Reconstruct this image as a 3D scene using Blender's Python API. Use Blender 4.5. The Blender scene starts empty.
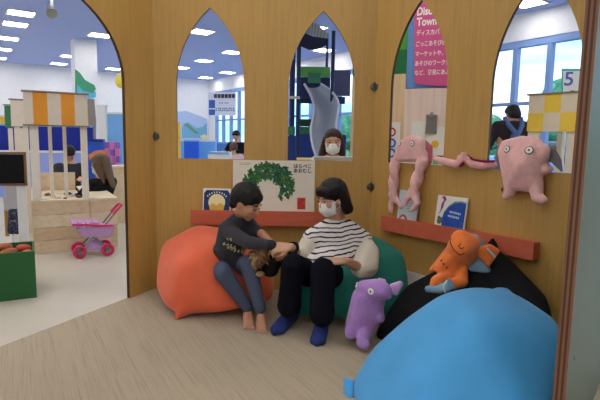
import bpy, bmesh, math, random
from mathutils import Vector, Matrix, Euler, Quaternion
random.seed(7)
SC = bpy.context.scene
COL = SC.collection
V = Vector
PI = math.pi

# ------------------------------------------------------------------ camera
F = 490.0; EYE = 1.12
PITCH = math.radians(6.87); ROLL = math.radians(1.0)
fw = V((0, math.cos(PITCH), -math.sin(PITCH)))
r0 = V((1, 0, 0)); u0 = r0.cross(fw)
rt = r0 * math.cos(ROLL) + u0 * math.sin(ROLL)
up = rt.cross(fw)
CP = V((0, 0, EYE))
cam = bpy.data.cameras.new('camera'); camo = bpy.data.objects.new('camera', cam); COL.objects.link(camo)
cam.sensor_width = 36; cam.lens = 36 * F / 600; cam.clip_start = .02; cam.clip_end = 300
m = Matrix((rt, up, -fw)).transposed().to_4x4(); m.translation = CP
camo.matrix_world = m
SC.camera = camo

def ray(x, y): return rt * ((x - 300) / F) - up * ((y - 200) / F) + fw
def P(x, y, Y):                      # point of the place seen at photo pixel x, y and standing Y metres in front
    d = ray(x, y); return CP + d * (Y / d.y)
def G(x, y, z=0.0):                  # point at height z
    d = ray(x, y); return CP + d * ((z - EYE) / d.z)
def W(x, y, a, b):                   # point on a vertical plane through a, b
    n = V((-(b[1] - a[1]), b[0] - a[0], 0)); d = ray(x, y)
    return CP + d * (n.dot(V((a[0], a[1], 0)) - CP) / n.dot(d))

# ------------------------------------------------------------------ materials
def s2l(c): return c / 12.92 if c <= .04045 else ((c + .055) / 1.055) ** 2.4
def rgb(*c): return tuple(s2l(v / 255) for v in c) + (1,)
MC = {}
def mat(name, col, rough=.6, kind=None, spec=.3, sheen=0, **k):
    if name in MC: return MC[name]
    mt = bpy.data.materials.new(name); mt.use_nodes = True
    nt = mt.node_tree; b = nt.nodes['Principled BSDF']; N = nt.nodes; L = nt.links
    c = rgb(*col)
    b.inputs['Base Color'].default_value = c
    b.inputs['Roughness'].default_value = rough
    b.inputs['Specular IOR Level'].default_value = spec
    if sheen: b.inputs['Sheen Weight'].default_value = sheen
    if 'metal' in k: b.inputs['Metallic'].default_value = k['metal']
    if 'emit' in k:
        b.inputs['Emission Color'].default_value = c
        b.inputs['Emission Strength'].default_value = k['emit']
    def coords(scale, kind='Object', rot=(0, 0, 0)):
        t = N.new('ShaderNodeTexCoord'); mp = N.new('ShaderNodeMapping')
        mp.inputs['Scale'].default_value = scale; mp.inputs['Rotation'].default_value = rot
        L.new(t.outputs[kind], mp.inputs[0]); return mp.outputs[0]
    def noise(vec, sc, det=4, dist=0):
        n = N.new('ShaderNodeTexNoise'); n.inputs['Scale'].default_value = sc
        n.inputs['Detail'].default_value = det; n.inputs['Distortion'].default_value = dist
        L.new(vec, n.inputs['Vector']); return n.outputs['Fac']
    def ramp(fac, stops, interp='LINEAR'):
        r = N.new('ShaderNodeValToRGB'); r.color_ramp.interpolation = interp
        el = r.color_ramp.elements
        el[0].position, el[0].color = stops[0][0], rgb(*stops[0][1])
        el[1].position, el[1].color = stops[-1][0], rgb(*stops[-1][1])
        for p_, c_ in stops[1:-1]:
            e = el.new(p_); e.color = rgb(*c_)
        L.new(fac, r.inputs[0]); return r.outputs[0]
    def bump(h, st, dist=.01):
        bp = N.new('ShaderNodeBump'); bp.inputs['Strength'].default_value = st; bp.inputs['Distance'].default_value = dist
        L.new(h, bp.inputs['Height']); L.new(bp.outputs[0], b.inputs['Normal'])
    def sh(f): return tuple(max(0, min(255, v * f)) for v in col)
    if kind == 'wood':
        vec = coords(k.get('scale', (9, 9, .5)), rot=k.get('rot', (0, 0, 0)))
        n1 = noise(vec, 3, 6, .6)
        L.new(ramp(n1, [(.3, sh(.95)), (.5, col), (.72, sh(1.03))]), b.inputs['Base Color'])
        bump(n1, .03)
    elif kind == 'fabric':
        n1 = noise(coords((1, 1, 1)), k.get('fs', 260), 2)
        L.new(ramp(n1, [(.3, sh(.95)), (.7, sh(1.03))]), b.inputs['Base Color'])
        bump(n1, k.get('bs', .25), .002)
    elif kind == 'plush':
        n1 = noise(coords((1, 1, 1)), 120, 5)
        n2 = noise(coords((1, 1, 1)), 16, 3)
        ma = N.new('ShaderNodeMath'); ma.operation = 'ADD'
        L.new(n1, ma.inputs[0]); L.new(n2, ma.inputs[1])
        mb = N.new('ShaderNodeMath'); mb.operation = 'MULTIPLY'; mb.inputs[1].default_value = .5
        L.new(ma.outputs[0], mb.inputs[0])
        L.new(ramp(mb.outputs[0], [(.35, sh(.92)), (.65, sh(1.04))]), b.inputs['Base Color'])
        bump(n2, .35, .01)
    elif kind == 'bag':
        n1 = noise(coords((1, 1, 1)), 5, 3)
        L.new(ramp(n1, [(.3, sh(.96)), (.7, sh(1.03))]), b.inputs['Base Color'])
        bump(n1, .12, .03)
    elif kind == 'carpet':
        v1 = coords((1, 1, 1), rot=(0, 0, k['ang']))
        mp = N.new('ShaderNodeMapping'); mp.inputs['Scale'].default_value = (170, 3, 1); L.new(v1, mp.inputs[0])
        n1 = noise(mp.outputs[0], 1, 4, .3)
        mp2 = N.new('ShaderNodeMapping'); mp2.inputs['Scale'].default_value = (60, .5, 1); L.new(v1, mp2.inputs[0])
        n2 = noise(mp2.outputs[0], 1, 3)
        n3 = noise(v1, 160, 2)
        def add(a_, b_, w):
            q = N.new('ShaderNodeMath'); q.operation = 'MULTIPLY_ADD'; q.inputs[1].default_value = w
            L.new(a_, q.inputs[0]); L.new(b_, q.inputs[2]); return q.outputs[0]
        s_ = add(n2, add(n3, n1, .5), .5)
        L.new(ramp(s_, [(.72, sh(.72)), (1.0, col), (1.28, sh(1.22))] if False else [(.60, sh(.86)), (1.05, sh(1.10))]), b.inputs['Base Color'])
        ml = N.new('ShaderNodeMath'); ml.operation = 'MULTIPLY'; ml.inputs[1].default_value = .5
        bump(n1, .4, .004)
    elif kind == 'speckle':
        n1 = noise(coords((1, 1, 1)), k.get('fs', 14), 6)
        L.new(ramp(n1, [(.3, sh(.985)), (.7, sh(1.01))]), b.inputs['Base Color'])
    elif kind == 'stripes':       # bands across the cloth
        vec = coords((1, 1, 1)); sx = N.new('ShaderNodeSeparateXYZ')
        n1 = noise(vec, 9, 2)
        L.new(vec, sx.inputs[0])
        q = N.new('ShaderNodeMath'); q.operation = 'MULTIPLY_ADD'; q.inputs[1].default_value = k.get('wob', .05)
        L.new(n1, q.inputs[0]); L.new(sx.outputs[k.get('axis', 'Z')], q.inputs[2])
        if 'tilt' in k:
            q2 = N.new('ShaderNodeMath'); q2.operation = 'MULTIPLY_ADD'; q2.inputs[1].default_value = k['tilt']
            L.new(sx.outputs['X'], q2.inputs[0]); L.new(q.outputs[0], q2.inputs[2]); q = q2
        w = N.new('ShaderNodeMath'); w.operation = 'MULTIPLY'; w.inputs[1].default_value = 1 / k['per']
        L.new(q.outputs[0], w.inputs[0])
        fr = N.new('ShaderNodeMath'); fr.operation = 'FRACT'; L.new(w.outputs[0], fr.inputs[0])
        L.new(ramp(fr.outputs[0], [(0, k['c2']), (k.get('duty', .35), col)], 'CONSTANT'), b.inputs['Base Color'])
    elif kind == 'mottle':
        n1 = noise(coords((1, 1, 1)), k.get('fs', 30), 4, 1)
        L.new(ramp(n1, [(.3, k['c2']), (.55, col), (.7, k.get('c3', col))]), b.inputs['Base Color'])
    elif kind == 'blinds':
        pass
    MC[name] = mt
    return mt

# ------------------------------------------------------------------ mesh tools
def tag(o, label=None, cat=None, group=None, kind=None):
    if label: o['label'] = label
    if cat: o['category'] = cat
    if group: o['group'] = group
    if kind: o['kind'] = kind
    return o
def root(name, loc, label, cat, group=None, rotz=0):
    o = bpy.data.objects.new(name, None); COL.objects.link(o)
    o.location = loc; o.rotation_euler = (0, 0, rotz); o.empty_display_size = .1
    return tag(o, label, cat, group)
def wloc(o):
    M = Matrix.Identity(4); ch = []
    while o is not None: ch.append(o); o = o.parent
    for c in reversed(ch): M = M @ Matrix.LocRotScale(c.location, c.rotation_euler, c.scale)
    return M
def link(name, me, mats, parent=None, smooth=False, origin=None):
    """me is in world coordinates"""
    for mt in (mats if isinstance(mats, (list, tuple)) else [mats]): me.materials.append(mt)
    o = bpy.data.objects.new(name, me); COL.objects.link(o)
    if parent is not None:
        me.transform(wloc(parent).inverted()); o.parent = parent
    else:
        if origin is None:
            xs = [v.co for v in me.vertices]
            lo = V([min(c[i] for c in xs) for i in range(3)]); hi = V([max(c[i] for c in xs) for i in range(3)])
            origin = V(((lo.x + hi.x) / 2, (lo.y + hi.y) / 2, lo.z))
        me.transform(Matrix.Translation(-V(origin))); o.location = origin
    if smooth:
        me.polygons.foreach_set('use_smooth', [True] * len(me.polygons))
        if smooth != 'all':
            me.set_sharp_from_angle(angle=math.radians(35))
    me.update()
    return o

class MB:
    """collects shapes; everything in the frame M (world by default)"""
    def __init__(s, M=None): s.bm = bmesh.new(); s.M = M or Matrix.Identity(4); s.mi = 0
    def _add(s, fn):
        t = bmesh.new(); fn(t)
        for f in t.faces: f.material_index = s.mi
        me = bpy.data.meshes.new('t'); t.to_mesh(me); t.free()
        me.transform(s.M); s.bm.from_mesh(me); bpy.data.meshes.remove(me); return s
    def box(s, c, d, rot=None, bev=0):
        def fn(t):
            bmesh.ops.create_cube(t, size=1)
            bmesh.ops.scale(t, vec=d, verts=t.verts)
            if bev: bmesh.ops.bevel(t, geom=t.edges[:], offset=bev, segments=2, affect='EDGES', profile=.7)
            if rot: bmesh.ops.rotate(t, matrix=Euler(rot).to_matrix(), verts=t.verts)
            bmesh.ops.translate(t, vec=c, verts=t.verts)
        return s._add(fn)
    def cyl(s, p, q, r, r2=None, seg=14):
        p, q = V(p), V(q)
        def fn(t):
            bmesh.ops.create_cone(t, cap_ends=True, segments=seg, radius1=r, radius2=r if r2 is None else r2, depth=(q - p).length)
            bmesh.ops.rotate(t, matrix=(q - p).to_track_quat('Z', 'Y').to_matrix(), verts=t.verts)
            bmesh.ops.translate(t, vec=(p + q) / 2, verts=t.verts)
        return s._add(fn)
    def ball(s, c, r, rot=None, seg=14):
        r = (r, r, r) if isinstance(r, (int, float)) else r
        def fn(t):
            bmesh.ops.create_uvsphere(t, u_segments=seg, v_segments=max(6, seg // 2 + 2), radius=1)
            bmesh.ops.scale(t, vec=r, verts=t.verts)
            if rot is not None: bmesh.ops.rotate(t, matrix=rot if isinstance(rot, Matrix) else Euler(rot).to_matrix(), verts=t.verts)
            bmesh.ops.translate(t, vec=c, verts=t.verts)
        return s._add(fn)
    def prism(s, pts, a, b, axis='y'):
        """outline (h, z) extruded from a to b along the axis"""
        def fn(t):
            def mk(h, z, d): return (h, d, z) if axis == 'y' else ((d, h, z) if axis == 'x' else (h, z, d))
            A = [t.verts.new(mk(h, z, a)) for h, z in pts]; B = [t.verts.new(mk(h, z, b)) for h, z in pts]
            t.faces.new(A); t.faces.new(B[::-1]); n = len(pts)
            for i in range(n): t.faces.new((A[i], B[i], B[(i + 1) % n], A[(i + 1) % n]))
            bmesh.ops.recalc_face_normals(t, faces=t.faces)
            bmesh.ops.triangulate(t, faces=[f for f in t.faces if len(f.verts) > 4])
        return s._add(fn)
    def tube(s, pts, r, seg=8, closed=False):
        pts = [V(p) for p in pts]; n = len(pts)
        def fn(t):
            rings = []; prev = None
            for i, p in enumerate(pts):
                a = pts[i - 1] if (i > 0 or closed) else p; b = pts[(i + 1) % n] if (i < n - 1 or closed) else p
                d = (b - a).normalized()
                q = d.to_track_quat('Z', 'Y') if prev is None else (prev[1].rotation_difference(d) @ prev[0])
                prev = (q, d); rr = r[i] if isinstance(r, (list, tuple)) else r
                rings.append([t.verts.new(p + q @ V((math.cos(2 * PI * k / seg) * rr, math.sin(2 * PI * k / seg) * rr, 0))) for k in range(seg)])
            for i in range(n if closed else n - 1):
                A, B = rings[i], rings[(i + 1) % n]
                for k in range(seg): t.faces.new((A[k], A[(k + 1) % seg], B[(k + 1) % seg], B[k]))
            if not closed: t.faces.new(rings[0][::-1]); t.faces.new(rings[-1])
        return s._add(fn)
    def torus(s, c, R, r, M=None, seg=24):
        M = M or Matrix.Identity(3); c = V(c)
        return s.tube([c + M @ V((R * math.cos(2 * PI * k / seg), R * math.sin(2 * PI * k / seg), 0)) for k in range(seg)], r, 8, True)
    def build(s, name, mats, parent=None, smooth=False, origin=None):
        me = bpy.data.meshes.new(name); s.bm.to_mesh(me); s.bm.free()
        return link(name, me, mats, parent, smooth, origin)

SPH = []
for i in range(7):
    th = PI * (i + .5) / 7
    for k in range(12): SPH.append(V((math.sin(th) * math.cos(2 * PI * k / 12), math.sin(th) * math.sin(2 * PI * k / 12), math.cos(th))))
SPH += [V((0, 0, 1)), V((0, 0, -1))]
def E(c, r, rot=None):
    r = (r, r, r) if isinstance(r, (int, float)) else r
    R = Euler(rot).to_matrix() if isinstance(rot, tuple) else (rot or Matrix.Identity(3))
    return [V(c) + R @ V((p.x * r[0], p.y * r[1], p.z * r[2])) for p in SPH]
def K(p, q, r1, r2=None): return E(p, r1) + E(q, r1 if r2 is None else r2)
def H(*prims):
    out = []
    for p in prims: out += p
    return out
def chain(pts, rs): return [K(pts[i], pts[i + 1], rs[i], rs[i + 1]) for i in range(len(pts) - 1)]
def T(M, prims): return [[M @ p for p in pr] for pr in prims]

def blob_mesh(prims, voxel, smooth, floor=None):
    bm = bmesh.new()
    for pr in prims:
        t = bmesh.new()
        for p in pr: t.verts.new(p)
        r = bmesh.ops.convex_hull(t, input=t.verts[:])
        junk = [g for g in r['geom_interior'] + r['geom_unused'] if isinstance(g, bmesh.types.BMVert)]
        bmesh.ops.delete(t, geom=list(set(junk)), context='VERTS')
        me = bpy.data.meshes.new('t'); t.to_mesh(me); t.free(); bm.from_mesh(me); bpy.data.meshes.remove(me)
    me = bpy.data.meshes.new('b'); bm.to_mesh(me); bm.free()
    o = bpy.data.objects.new('b', me); COL.objects.link(o)
    r = o.modifiers.new('r', 'REMESH'); r.mode = 'VOXEL'; r.voxel_size = voxel
    if smooth:
        s = o.modifiers.new('s', 'SMOOTH'); s.iterations = smooth; s.factor = .5
    dg = bpy.context.evaluated_depsgraph_get(); dg.update()
    out = bpy.data.meshes.new_from_object(o.evaluated_get(dg), depsgraph=dg)
    bpy.data.objects.remove(o); bpy.data.meshes.remove(me)
    if floor is not None:
        for v in out.vertices:
            if v.co.z < floor: v.co.z = floor
    return out
def blob_mesh2(me, prims, voxel, smooth):
    bm = bmesh.new(); bm.from_mesh(me); bpy.data.meshes.remove(me)
    for pr in prims:
        t = bmesh.new()
        for p in pr: t.verts.new(p)
        r = bmesh.ops.convex_hull(t, input=t.verts[:])
        junk = [g for g in r['geom_interior'] + r['geom_unused'] if isinstance(g, bmesh.types.BMVert)]
        bmesh.ops.delete(t, geom=list(set(junk)), context='VERTS')
        m2 = bpy.data.meshes.new('t'); t.to_mesh(m2); t.free(); bm.from_mesh(m2); bpy.data.meshes.remove(m2)
    me = bpy.data.meshes.new('b'); bm.to_mesh(me); bm.free()
    o = bpy.data.objects.new('b', me); COL.objects.link(o)
    r = o.modifiers.new('r', 'REMESH'); r.mode = 'VOXEL'; r.voxel_size = voxel
    s = o.modifiers.new('s', 'SMOOTH'); s.iterations = smooth; s.factor = .5
    dg = bpy.context.evaluated_depsgraph_get(); dg.update()
    out = bpy.data.meshes.new_from_object(o.evaluated_get(dg), depsgraph=dg)
    bpy.data.objects.remove(o); bpy.data.meshes.remove(me)
    return out
def blob(name, prims, mt, parent=None, voxel=.01, smooth=4, origin=None, floor=None):
    return link(name, blob_mesh(prims, voxel, smooth, floor), mt, parent, smooth='all', origin=origin)

def frame_M(o, x, z=V((0, 0, 1))):
    """columns: x, y = z cross x, z"""
    x = V(x).normalized(); y = V(z).cross(x).normalized(); z = x.cross(y)
    M = Matrix((x, y, z)).transposed().to_4x4(); M.translation = V(o); return M
def face_M(o, fwd, upv=V((0, 0, 1)), s=1.0):
    y = V(fwd).normalized(); x = y.cross(V(upv)).normalized(); z = x.cross(y)
    M = Matrix((x, y, z)).transposed().to_4x4() @ Matrix.Scale(s, 4); M.translation = V(o); return M

def text_mesh(body, M, size, mt, name, parent, ext=.0008, align='CENTER', width=None, bold=0):
    cu = bpy.data.curves.new('t', 'FONT'); cu.body = body; cu.size = size; cu.extrude = ext
    cu.align_x = align; cu.align_y = 'CENTER'; cu.offset = bold; cu.resolution_u = 3
    o = bpy.data.objects.new('t', cu); COL.objects.link(o)
    dg = bpy.context.evaluated_depsgraph_get(); dg.update()
    me = bpy.data.meshes.new_from_object(o.evaluated_get(dg), depsgraph=dg)
    bpy.data.objects.remove(o)
    if width and width < 0: me.transform(Matrix.Diagonal((-width, 1, 1, 1)))
    elif width and len(me.vertices):
        w = max(v.co.x for v in me.vertices) - min(v.co.x for v in me.vertices)
        me.transform(Matrix.Diagonal((width / w, 1, 1, 1)))
    me.transform(M)                       # text lies in local x (right) / y (up)
    return link(name, me, mt, parent)
def sheet_M(c, right, upv):               # text plane: x right, y up, z towards the reader
    x = V(right).normalized(); z = x.cross(V(upv)).normalized(); y = z.cross(x)
    M = Matrix((x, y, z)).transposed().to_4x4(); M.translation = V(c); return M

# ------------------------------------------------------------------ palette
ply = mat('birch_plywood', (192, 152, 82), .42, 'wood', .4, scale=(16, 16, .9))
edge = mat('dark_cut_edge', (70, 44, 24), .5, 'wood')
plyedge = mat('layered_edge', (120, 80, 52), .5, 'stripes', axis='X', per=.014, c2=(78, 48, 30), wob=.0, duty=.5)
greygreen = mat('grey_green_paint', (112, 120, 104), .5, 'speckle')
coral = mat('coral_paint', (206, 104, 76), .45, 'wood', scale=(1, 6, 6))
carpetm = mat('woven_carpet', (158, 145, 124), .95, 'carpet', ang=math.radians(-30))
floorm = mat('pale_vinyl', (202, 194, 178), .35, 'speckle', fs=6)
white = mat('white_paint', (226, 226, 226), .6, 'speckle')
ceilm = mat('daylight_tinted_ceiling', (164, 184, 244), .8, 'speckle')  # blue cast of the window daylight put into the ceiling's base colour
wallm = mat('white_wall', (232, 234, 240), .7, 'speckle')
metal = mat('dull_metal', (96, 92, 86), .35, metal=.9)
steel = mat('brushed_steel', (165, 170, 176), .3, metal=.8)
glow = mat('lit_diffuser', (255, 250, 240), .5, emit=17.0)
black = mat('black_cloth', (15, 15, 18), .9, 'fabric')
navy = mat('navy_plastic', (24, 38, 82), .4)
skin = mat('skin', (206, 158, 130), .5, 'speckle', fs=40)
skin2 = mat('child_skin', (190, 138, 108), .5, 'speckle', fs=40)
hairm = mat('black_hair', (18, 15, 14), .5, 'fabric', fs=90)
brownhair = mat('dark_brown_hair', (50, 28, 26), .45, 'fabric', fs=90)
cream = mat('cream_fabric', (226, 214, 196), .9, 'fabric')
masky = mat('white_mask', (238, 238, 236), .8, 'fabric')
paper = mat('white_paper', (236, 234, 226), .8, 'speckle')
ink = mat('dark_ink', (40, 36, 40), .8)
whiteink = mat('white_ink', (245, 245, 240), .8)
eyew = mat('felt_white', (242, 240, 232), .8)
eyeb = mat('felt_black', (30, 26, 28), .7)
palewood = mat('pale_pine', (222, 200, 166), .55, 'wood', scale=(1.2, 9, 9))
blue = mat('bright_blue', (38, 88, 196), .5, 'speckle')
dblue = mat('deep_blue', (20, 40, 140), .5, 'speckle')
lblue = mat('light_blue', (122, 178, 236), .5, 'speckle')
yellow = mat('yellow_paint', (240, 196, 52), .5, 'speckle')
green = mat('leaf_green', (74, 148, 70), .6, 'speckle')
dgreen = mat('dark_green', (30, 96, 60), .5, 'speckle')
teal2 = mat('sea_green', (72, 156, 120), .6)
pinkm = mat('magenta_pink', (222, 78, 138), .6, 'speckle')
winframe = mat('window_aluminium', (130, 158, 214), .4)
glass = bpy.data.materials.new('window_glass'); glass.use_nodes = True
_n = glass.node_tree.nodes; _b = _n['Principled BSDF']; _b.inputs['Transmission Weight'].default_value = 1; _b.inputs['Roughness'].default_value = 0; _b.inputs['IOR'].default_value = 1.02; _b.inputs['Base Color'].default_value = (.93, .98, 1, 1)

FL = -.008                            # the outer floor, a carpet's thickness lower
# ------------------------------------------------------------------ the hall
CZ = 3.5
v_ = V((.572, -.820, 0)); u_ = V((-.820, -.572, 0))
KC = V((-4.07, 20.33, 0)) - u_ * .3
def UV(u, v, z=0): return KC + u_ * u + v_ * v + V((0, 0, z))
LU, LV = 17.5, 25.0
def quad_box(name, a, b, z0, z1, th, mt, kind='structure', parent=None):
    """vertical slab from a to b (xy), thickness th to the left of a->b"""
    a, b = V((a[0], a[1], 0)), V((b[0], b[1], 0)); d = b - a
    M = frame_M(a, d)
    return tag(MB(M).box((d.length / 2, th / 2, (z0 + z1) / 2), (d.length, abs(th), z1 - z0)).build(name, mt, parent), kind=kind)
def flat(name, pts, z0, z1, mt, kind='structure'):
    b = MB().prism([(p[0], p[1]) for p in pts], z0, z1, 'z'); return tag(b.build(name, mt, None, origin=(0, 0, 0)), kind=kind)
cs = [UV(-.2, -.2), UV(LU + .2, -.2), UV(LU + .2, LV + .2), UV(-.2, LV + .2)]
flat('floor', cs, FL - .1, FL, floorm)
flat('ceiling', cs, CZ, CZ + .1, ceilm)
A0 = V((-1.067, 3.601, 0)); B1 = V((.525, 3.601, 0)); dD = V((.621, -.783, 0)); dA = V((-.419, -.908, 0))
E1 = B1 + dD * 1.57
flat('carpet_floor', [A0 + V((-.01, .03, 0)), B1 + V((.02, .03, 0)), E1 + V((.03, .02, 0)), V((1.9, 1.2, 0)), V((1.9, -1.5, 0)), A0 + dA * 5.5], FL, 0, carpetm)
quad_box('wall_far', UV(LU, 0), UV(0, 0), FL, CZ, .2, wallm)
quad_box('wall_left', UV(LU, LV), UV(LU, 0), FL, CZ, .2, wallm)
quad_box('wall_rear', UV(0, LV), UV(LU, LV), FL, CZ, .2, wallm)
SILL, HEAD = .45, 3.02
quad_box('wall_window_upper', UV(0, 0), UV(0, LV), HEAD, CZ, .2, wallm)
quad_box('wall_window_lower', UV(0, 0), UV(0, LV), FL, SILL, .2, wallm)
# window bays: a frame and one pane each
VM = []; vv = .57
while vv < LV - .3: VM.append(vv); vv += .65
for i in range(len(VM) - 1):
    a, b = VM[i], VM[i + 1]
    M = frame_M(UV(0, a), v_)
    w = b - a
    fb = MB(M)
    fb.box((0, .08, (SILL + HEAD) / 2), (.09, .12, HEAD - SILL))
    fb.box((w / 2, .08, HEAD - .06), (w, .13, .12)).box((w / 2, .08, SILL + .03), (w, .13, .06)).box((w / 2, .08, 1.88), (w, .1, .06))
    fr = tag(fb.build('window_%d' % (i + 1), winframe), kind='structure')
    MB(M).box((w / 2, .1, (SILL + HEAD) / 2), (w - .02, .006, HEAD - SILL)).build('pane', glass, fr)
quad_box('wall_window_corner', UV(0, -.1), UV(0, VM[0]), SILL, HEAD, .2, wallm)
quad_box('wall_window_end', UV(0, VM[-1]), UV(0, LV), SILL, HEAD, .2, wallm)

# ceiling lights
lights_lbl = {
 (4, 4): None}
def ceil_light(u, v, label, group=None):
    t = root('ceiling_light', UV(u, v, CZ), label, 'ceiling light', group)
    M = frame_M(UV(u, v, CZ), v_)
    MB(M).box((0, 0, -.004), (.44, .44, .008)).build('diffuser', glow, t)
    f = MB(M)
    for s in (-1, 1): f.box((s * .235, 0, -.008), (.03, .50, .016)).box((0, s * .235, -.008), (.44, .03, .016))
    f.build('frame', white, t)
seen = {
 (0, 0): 'ceiling light lowest in the left pointed window, above the hanging sign', (0, 1): 'small-looking ceiling light just above the window wall in the left pointed window',
 (1, 3): 'ceiling light at the right edge of the left pointed window', (1, 2): 'ceiling light in the middle of the left pointed window',
 (1, 1): 'ceiling light cut by the left edge of the left pointed window', (2, 4): 'big ceiling light near the tip of the left pointed window',
 (2, 0): 'ceiling light beside the yellow balloon, right of the white column', (3, 3): 'ceiling light nearest the rim of the big round arch',
 (3, 1): 'ceiling light just left of the white column', (3, 0): 'farthest ceiling light left of the white column, low over the far wall',
 (4, 3): 'ceiling light second from the top at the far left', (4, 2): 'ceiling light third from the top at the far left',
 (4, 1): 'ceiling light lowest at the left edge of the photo', (1, 5): 'ceiling light behind the grey striped canopy',
 (0, 4): 'ceiling light low behind the dark slide tower', (0, 7): 'ceiling light at the tip of the rightmost pointed window'}
us = [.56 + 1.72 * i for i in range(10)]; vs_ = [.95 + 1.88 * j for j in range(13)]
for i, u in enumerate(us):
    for j, v in enumerate(vs_):
        if (i, j) in ((3, 2), (3, 4)): continue
        if (i, j) in seen: ceil_light(u, v, seen[(i, j)])
        elif (i, j) != (4, 4) and (j < 5 or i in (1, 3, 4, 5, 6, 7, 9)): ceil_light(u, v, 'square white ceiling light set flush in the ceiling', 'ceiling lights overhead')
ceil_light(us[4], 7.75, 'ceiling light topmost at the far left, beside the spotlight')

# ------------------------------------------------------------------ plywood enclosure
def lancet(cx, z0, zs, w, hgt, n=14):
    h = w / 2; r = (hgt * hgt + h * h) / (2 * h)
    pts = [(cx - h, z0), (cx + h, z0), (cx + h, zs)]
    th = math.asin(hgt / r)
    for k in range(1, n + 1):
        a = th * k / n; pts.append((cx + h - r + r * math.cos(a), zs + r * math.sin(a)))
    for k in range(n - 1, -1, -1):
        a = th * k / n; pts.append((cx - h + r - r * math.cos(a), zs + r * math.sin(a)))
    return pts
def arch(cx, z0, zs, a, b, n=28):
    pts = [(cx + a, z0)]
    for k in range(n + 1):
        t = PI * k / n; pts.append((cx + a * math.cos(t), zs + b * math.sin(t)))
    pts.append((cx - a, z0)); return pts
def holed(name, M, W_, Ht, outer, holes, parent, th=.024):
    """panel in frame M: x along, z up, front (room side) at y=0, body behind (y>0)"""
    cu = bpy.data.curves.new('p', 'CURVE'); cu.dimensions = '2D'; cu.fill_mode = 'BOTH'; cu.extrude = th / 2
    for ring in [outer] + holes:
        sp = cu.splines.new('POLY'); sp.points.add(len(ring) - 1); sp.use_cyclic_u = True
        for p, q in zip(sp.points, ring): p.co = (q[0], q[1], 0, 1)
    o = bpy.data.objects.new('p', cu); COL.objects.link(o)
    dg = bpy.context.evaluated_depsgraph_get(); dg.update()
    me = bpy.data.meshes.new_from_object(o.evaluated_get(dg), depsgraph=dg); bpy.data.objects.remove(o)
    for p in me.polygons: p.material_index = 0 if abs(p.normal.z) > .5 else 1
    me.transform(Matrix(((1, 0, 0, 0), (0, 0, 1, 0), (0, 1, 0, 0), (0, 0, 0, 1))))
    me.flip_normals()
    me.transform(M @ Matrix.Translation((0, th / 2, 0)))
    return link(name, me, [ply, edge], parent)
PH = 2.5
def hinge(M, z, parent, name='hinge'):
    b = MB(M); b.cyl((0, -.014, z - .032), (0, -.014, z + .032), .009)
    b.ball((-.026, -.006, z), (.024, .009, .026)).ball((.026, -.006, z), (.024, .009, .026))
    b.build(name, metal, parent, smooth=True)
# panel A, arch
MA = frame_M(A0, -dA)              # x runs back towards the corner; A local x = -s
LA = 2.25
tA = root('plywood_panel', A0 + dA * 1.1, 'plywood panel at the left with the big round archway', 'partition panel')
holed('board', MA, 0, 0, [(-LA, 0), (-1.715, 0)] + arch(-1.0, 0, 1.5, .715, .53)[::-1][1:-1] + [(-.285, 0), (-.002, 0), (-.002, PH), (-LA, PH)], [], tA)
hinge(frame_M(A0, (1, .45, 0)), 1.135, tA)
MBk = frame_M(A0, (1, 0, 0))
WB = .815
tB = root('plywood_panel', A0 + V((.4, 0, 0)), 'plywood panel with the pointed window above the small blue moon book', 'partition panel', 'plywood panels with pointed windows')
holed('board', MBk, 0, 0, [(-.008, 0), (WB, 0), (WB, PH), (-.008, PH)], [lancet(.407, .978, 1.50, .49, .545)], tB)
tC = root('plywood_panel', A0 + V((1.2, 0, 0)), 'plywood panel with the pointed window framing the slide', 'partition panel', 'plywood panels with pointed windows')
holed('board', MBk, 0, 0, [(WB + .001, 0), (1.60, 0), (1.60, PH), (WB + .001, PH)], [lancet(1.21, .978, 1.50, .48, .535)], tC)
MD = frame_M(B1, dD)
tD = root('plywood_panel', B1 + dD * .4, 'plywood panel with the pointed window framing the pink sign', 'partition panel', 'plywood panels with pointed windows')
holed('board', MD, 0, 0, [(.0, 0), (.7485, 0), (.7485, PH), (.0, PH)], [lancet(.382, .98, 1.50, .46, .54)], tD)
for z in (1.515, .793): hinge(frame_M(B1 + V((0, 0, 0)), (1, -.45, 0)), z, tC)
tE = root('plywood_panel', B1 + dD * 1.1, 'plywood panel at the right with the pointed window framing the daylight windows', 'partition panel', 'plywood panels with pointed windows')
holed('board', MD, 0, 0, [(.749, 0), (1.565, 0), (1.565, PH), (.749, PH)], [lancet(1.16, .978, 1.46, .49, .56)], tE)
# panel F: free edge towards the camera
e0 = V((.822, 1.45, 0)); dF = (E1 + V((.02, -.03, 0)) - e0); LF = dF.length; MF = frame_M(e0, dF)
tF = root('plywood_panel', e0 + dF * .5, 'near panel at the right edge of the photo, grey-green face and layered brown edge', 'partition panel')
MB(MF).box((LF / 2 + .003, .0, PH / 2), (LF, .032, PH)).build('board', greygreen, tF)
eb = MB(MF)
for k in range(5): eb.mi = k % 2; eb.box((-.004, -.0136 + .0068 * k, PH / 2), (.012, .0068, PH))
eb.build('edge_band', [mat('edge_ply_light', (132, 92, 66), .5, 'wood'), mat('edge_ply_dark', (82, 56, 42), .5, 'wood')], tF)
MB(MF).cyl((.115, -.0155, .43), (.115, -.0175, .43), .006).build('screw', metal, tF)
MB(MF).cyl((.05, -.0155, 1.6), (.05, -.019, 1.6), .007).build('screw', metal, tF)

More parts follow.
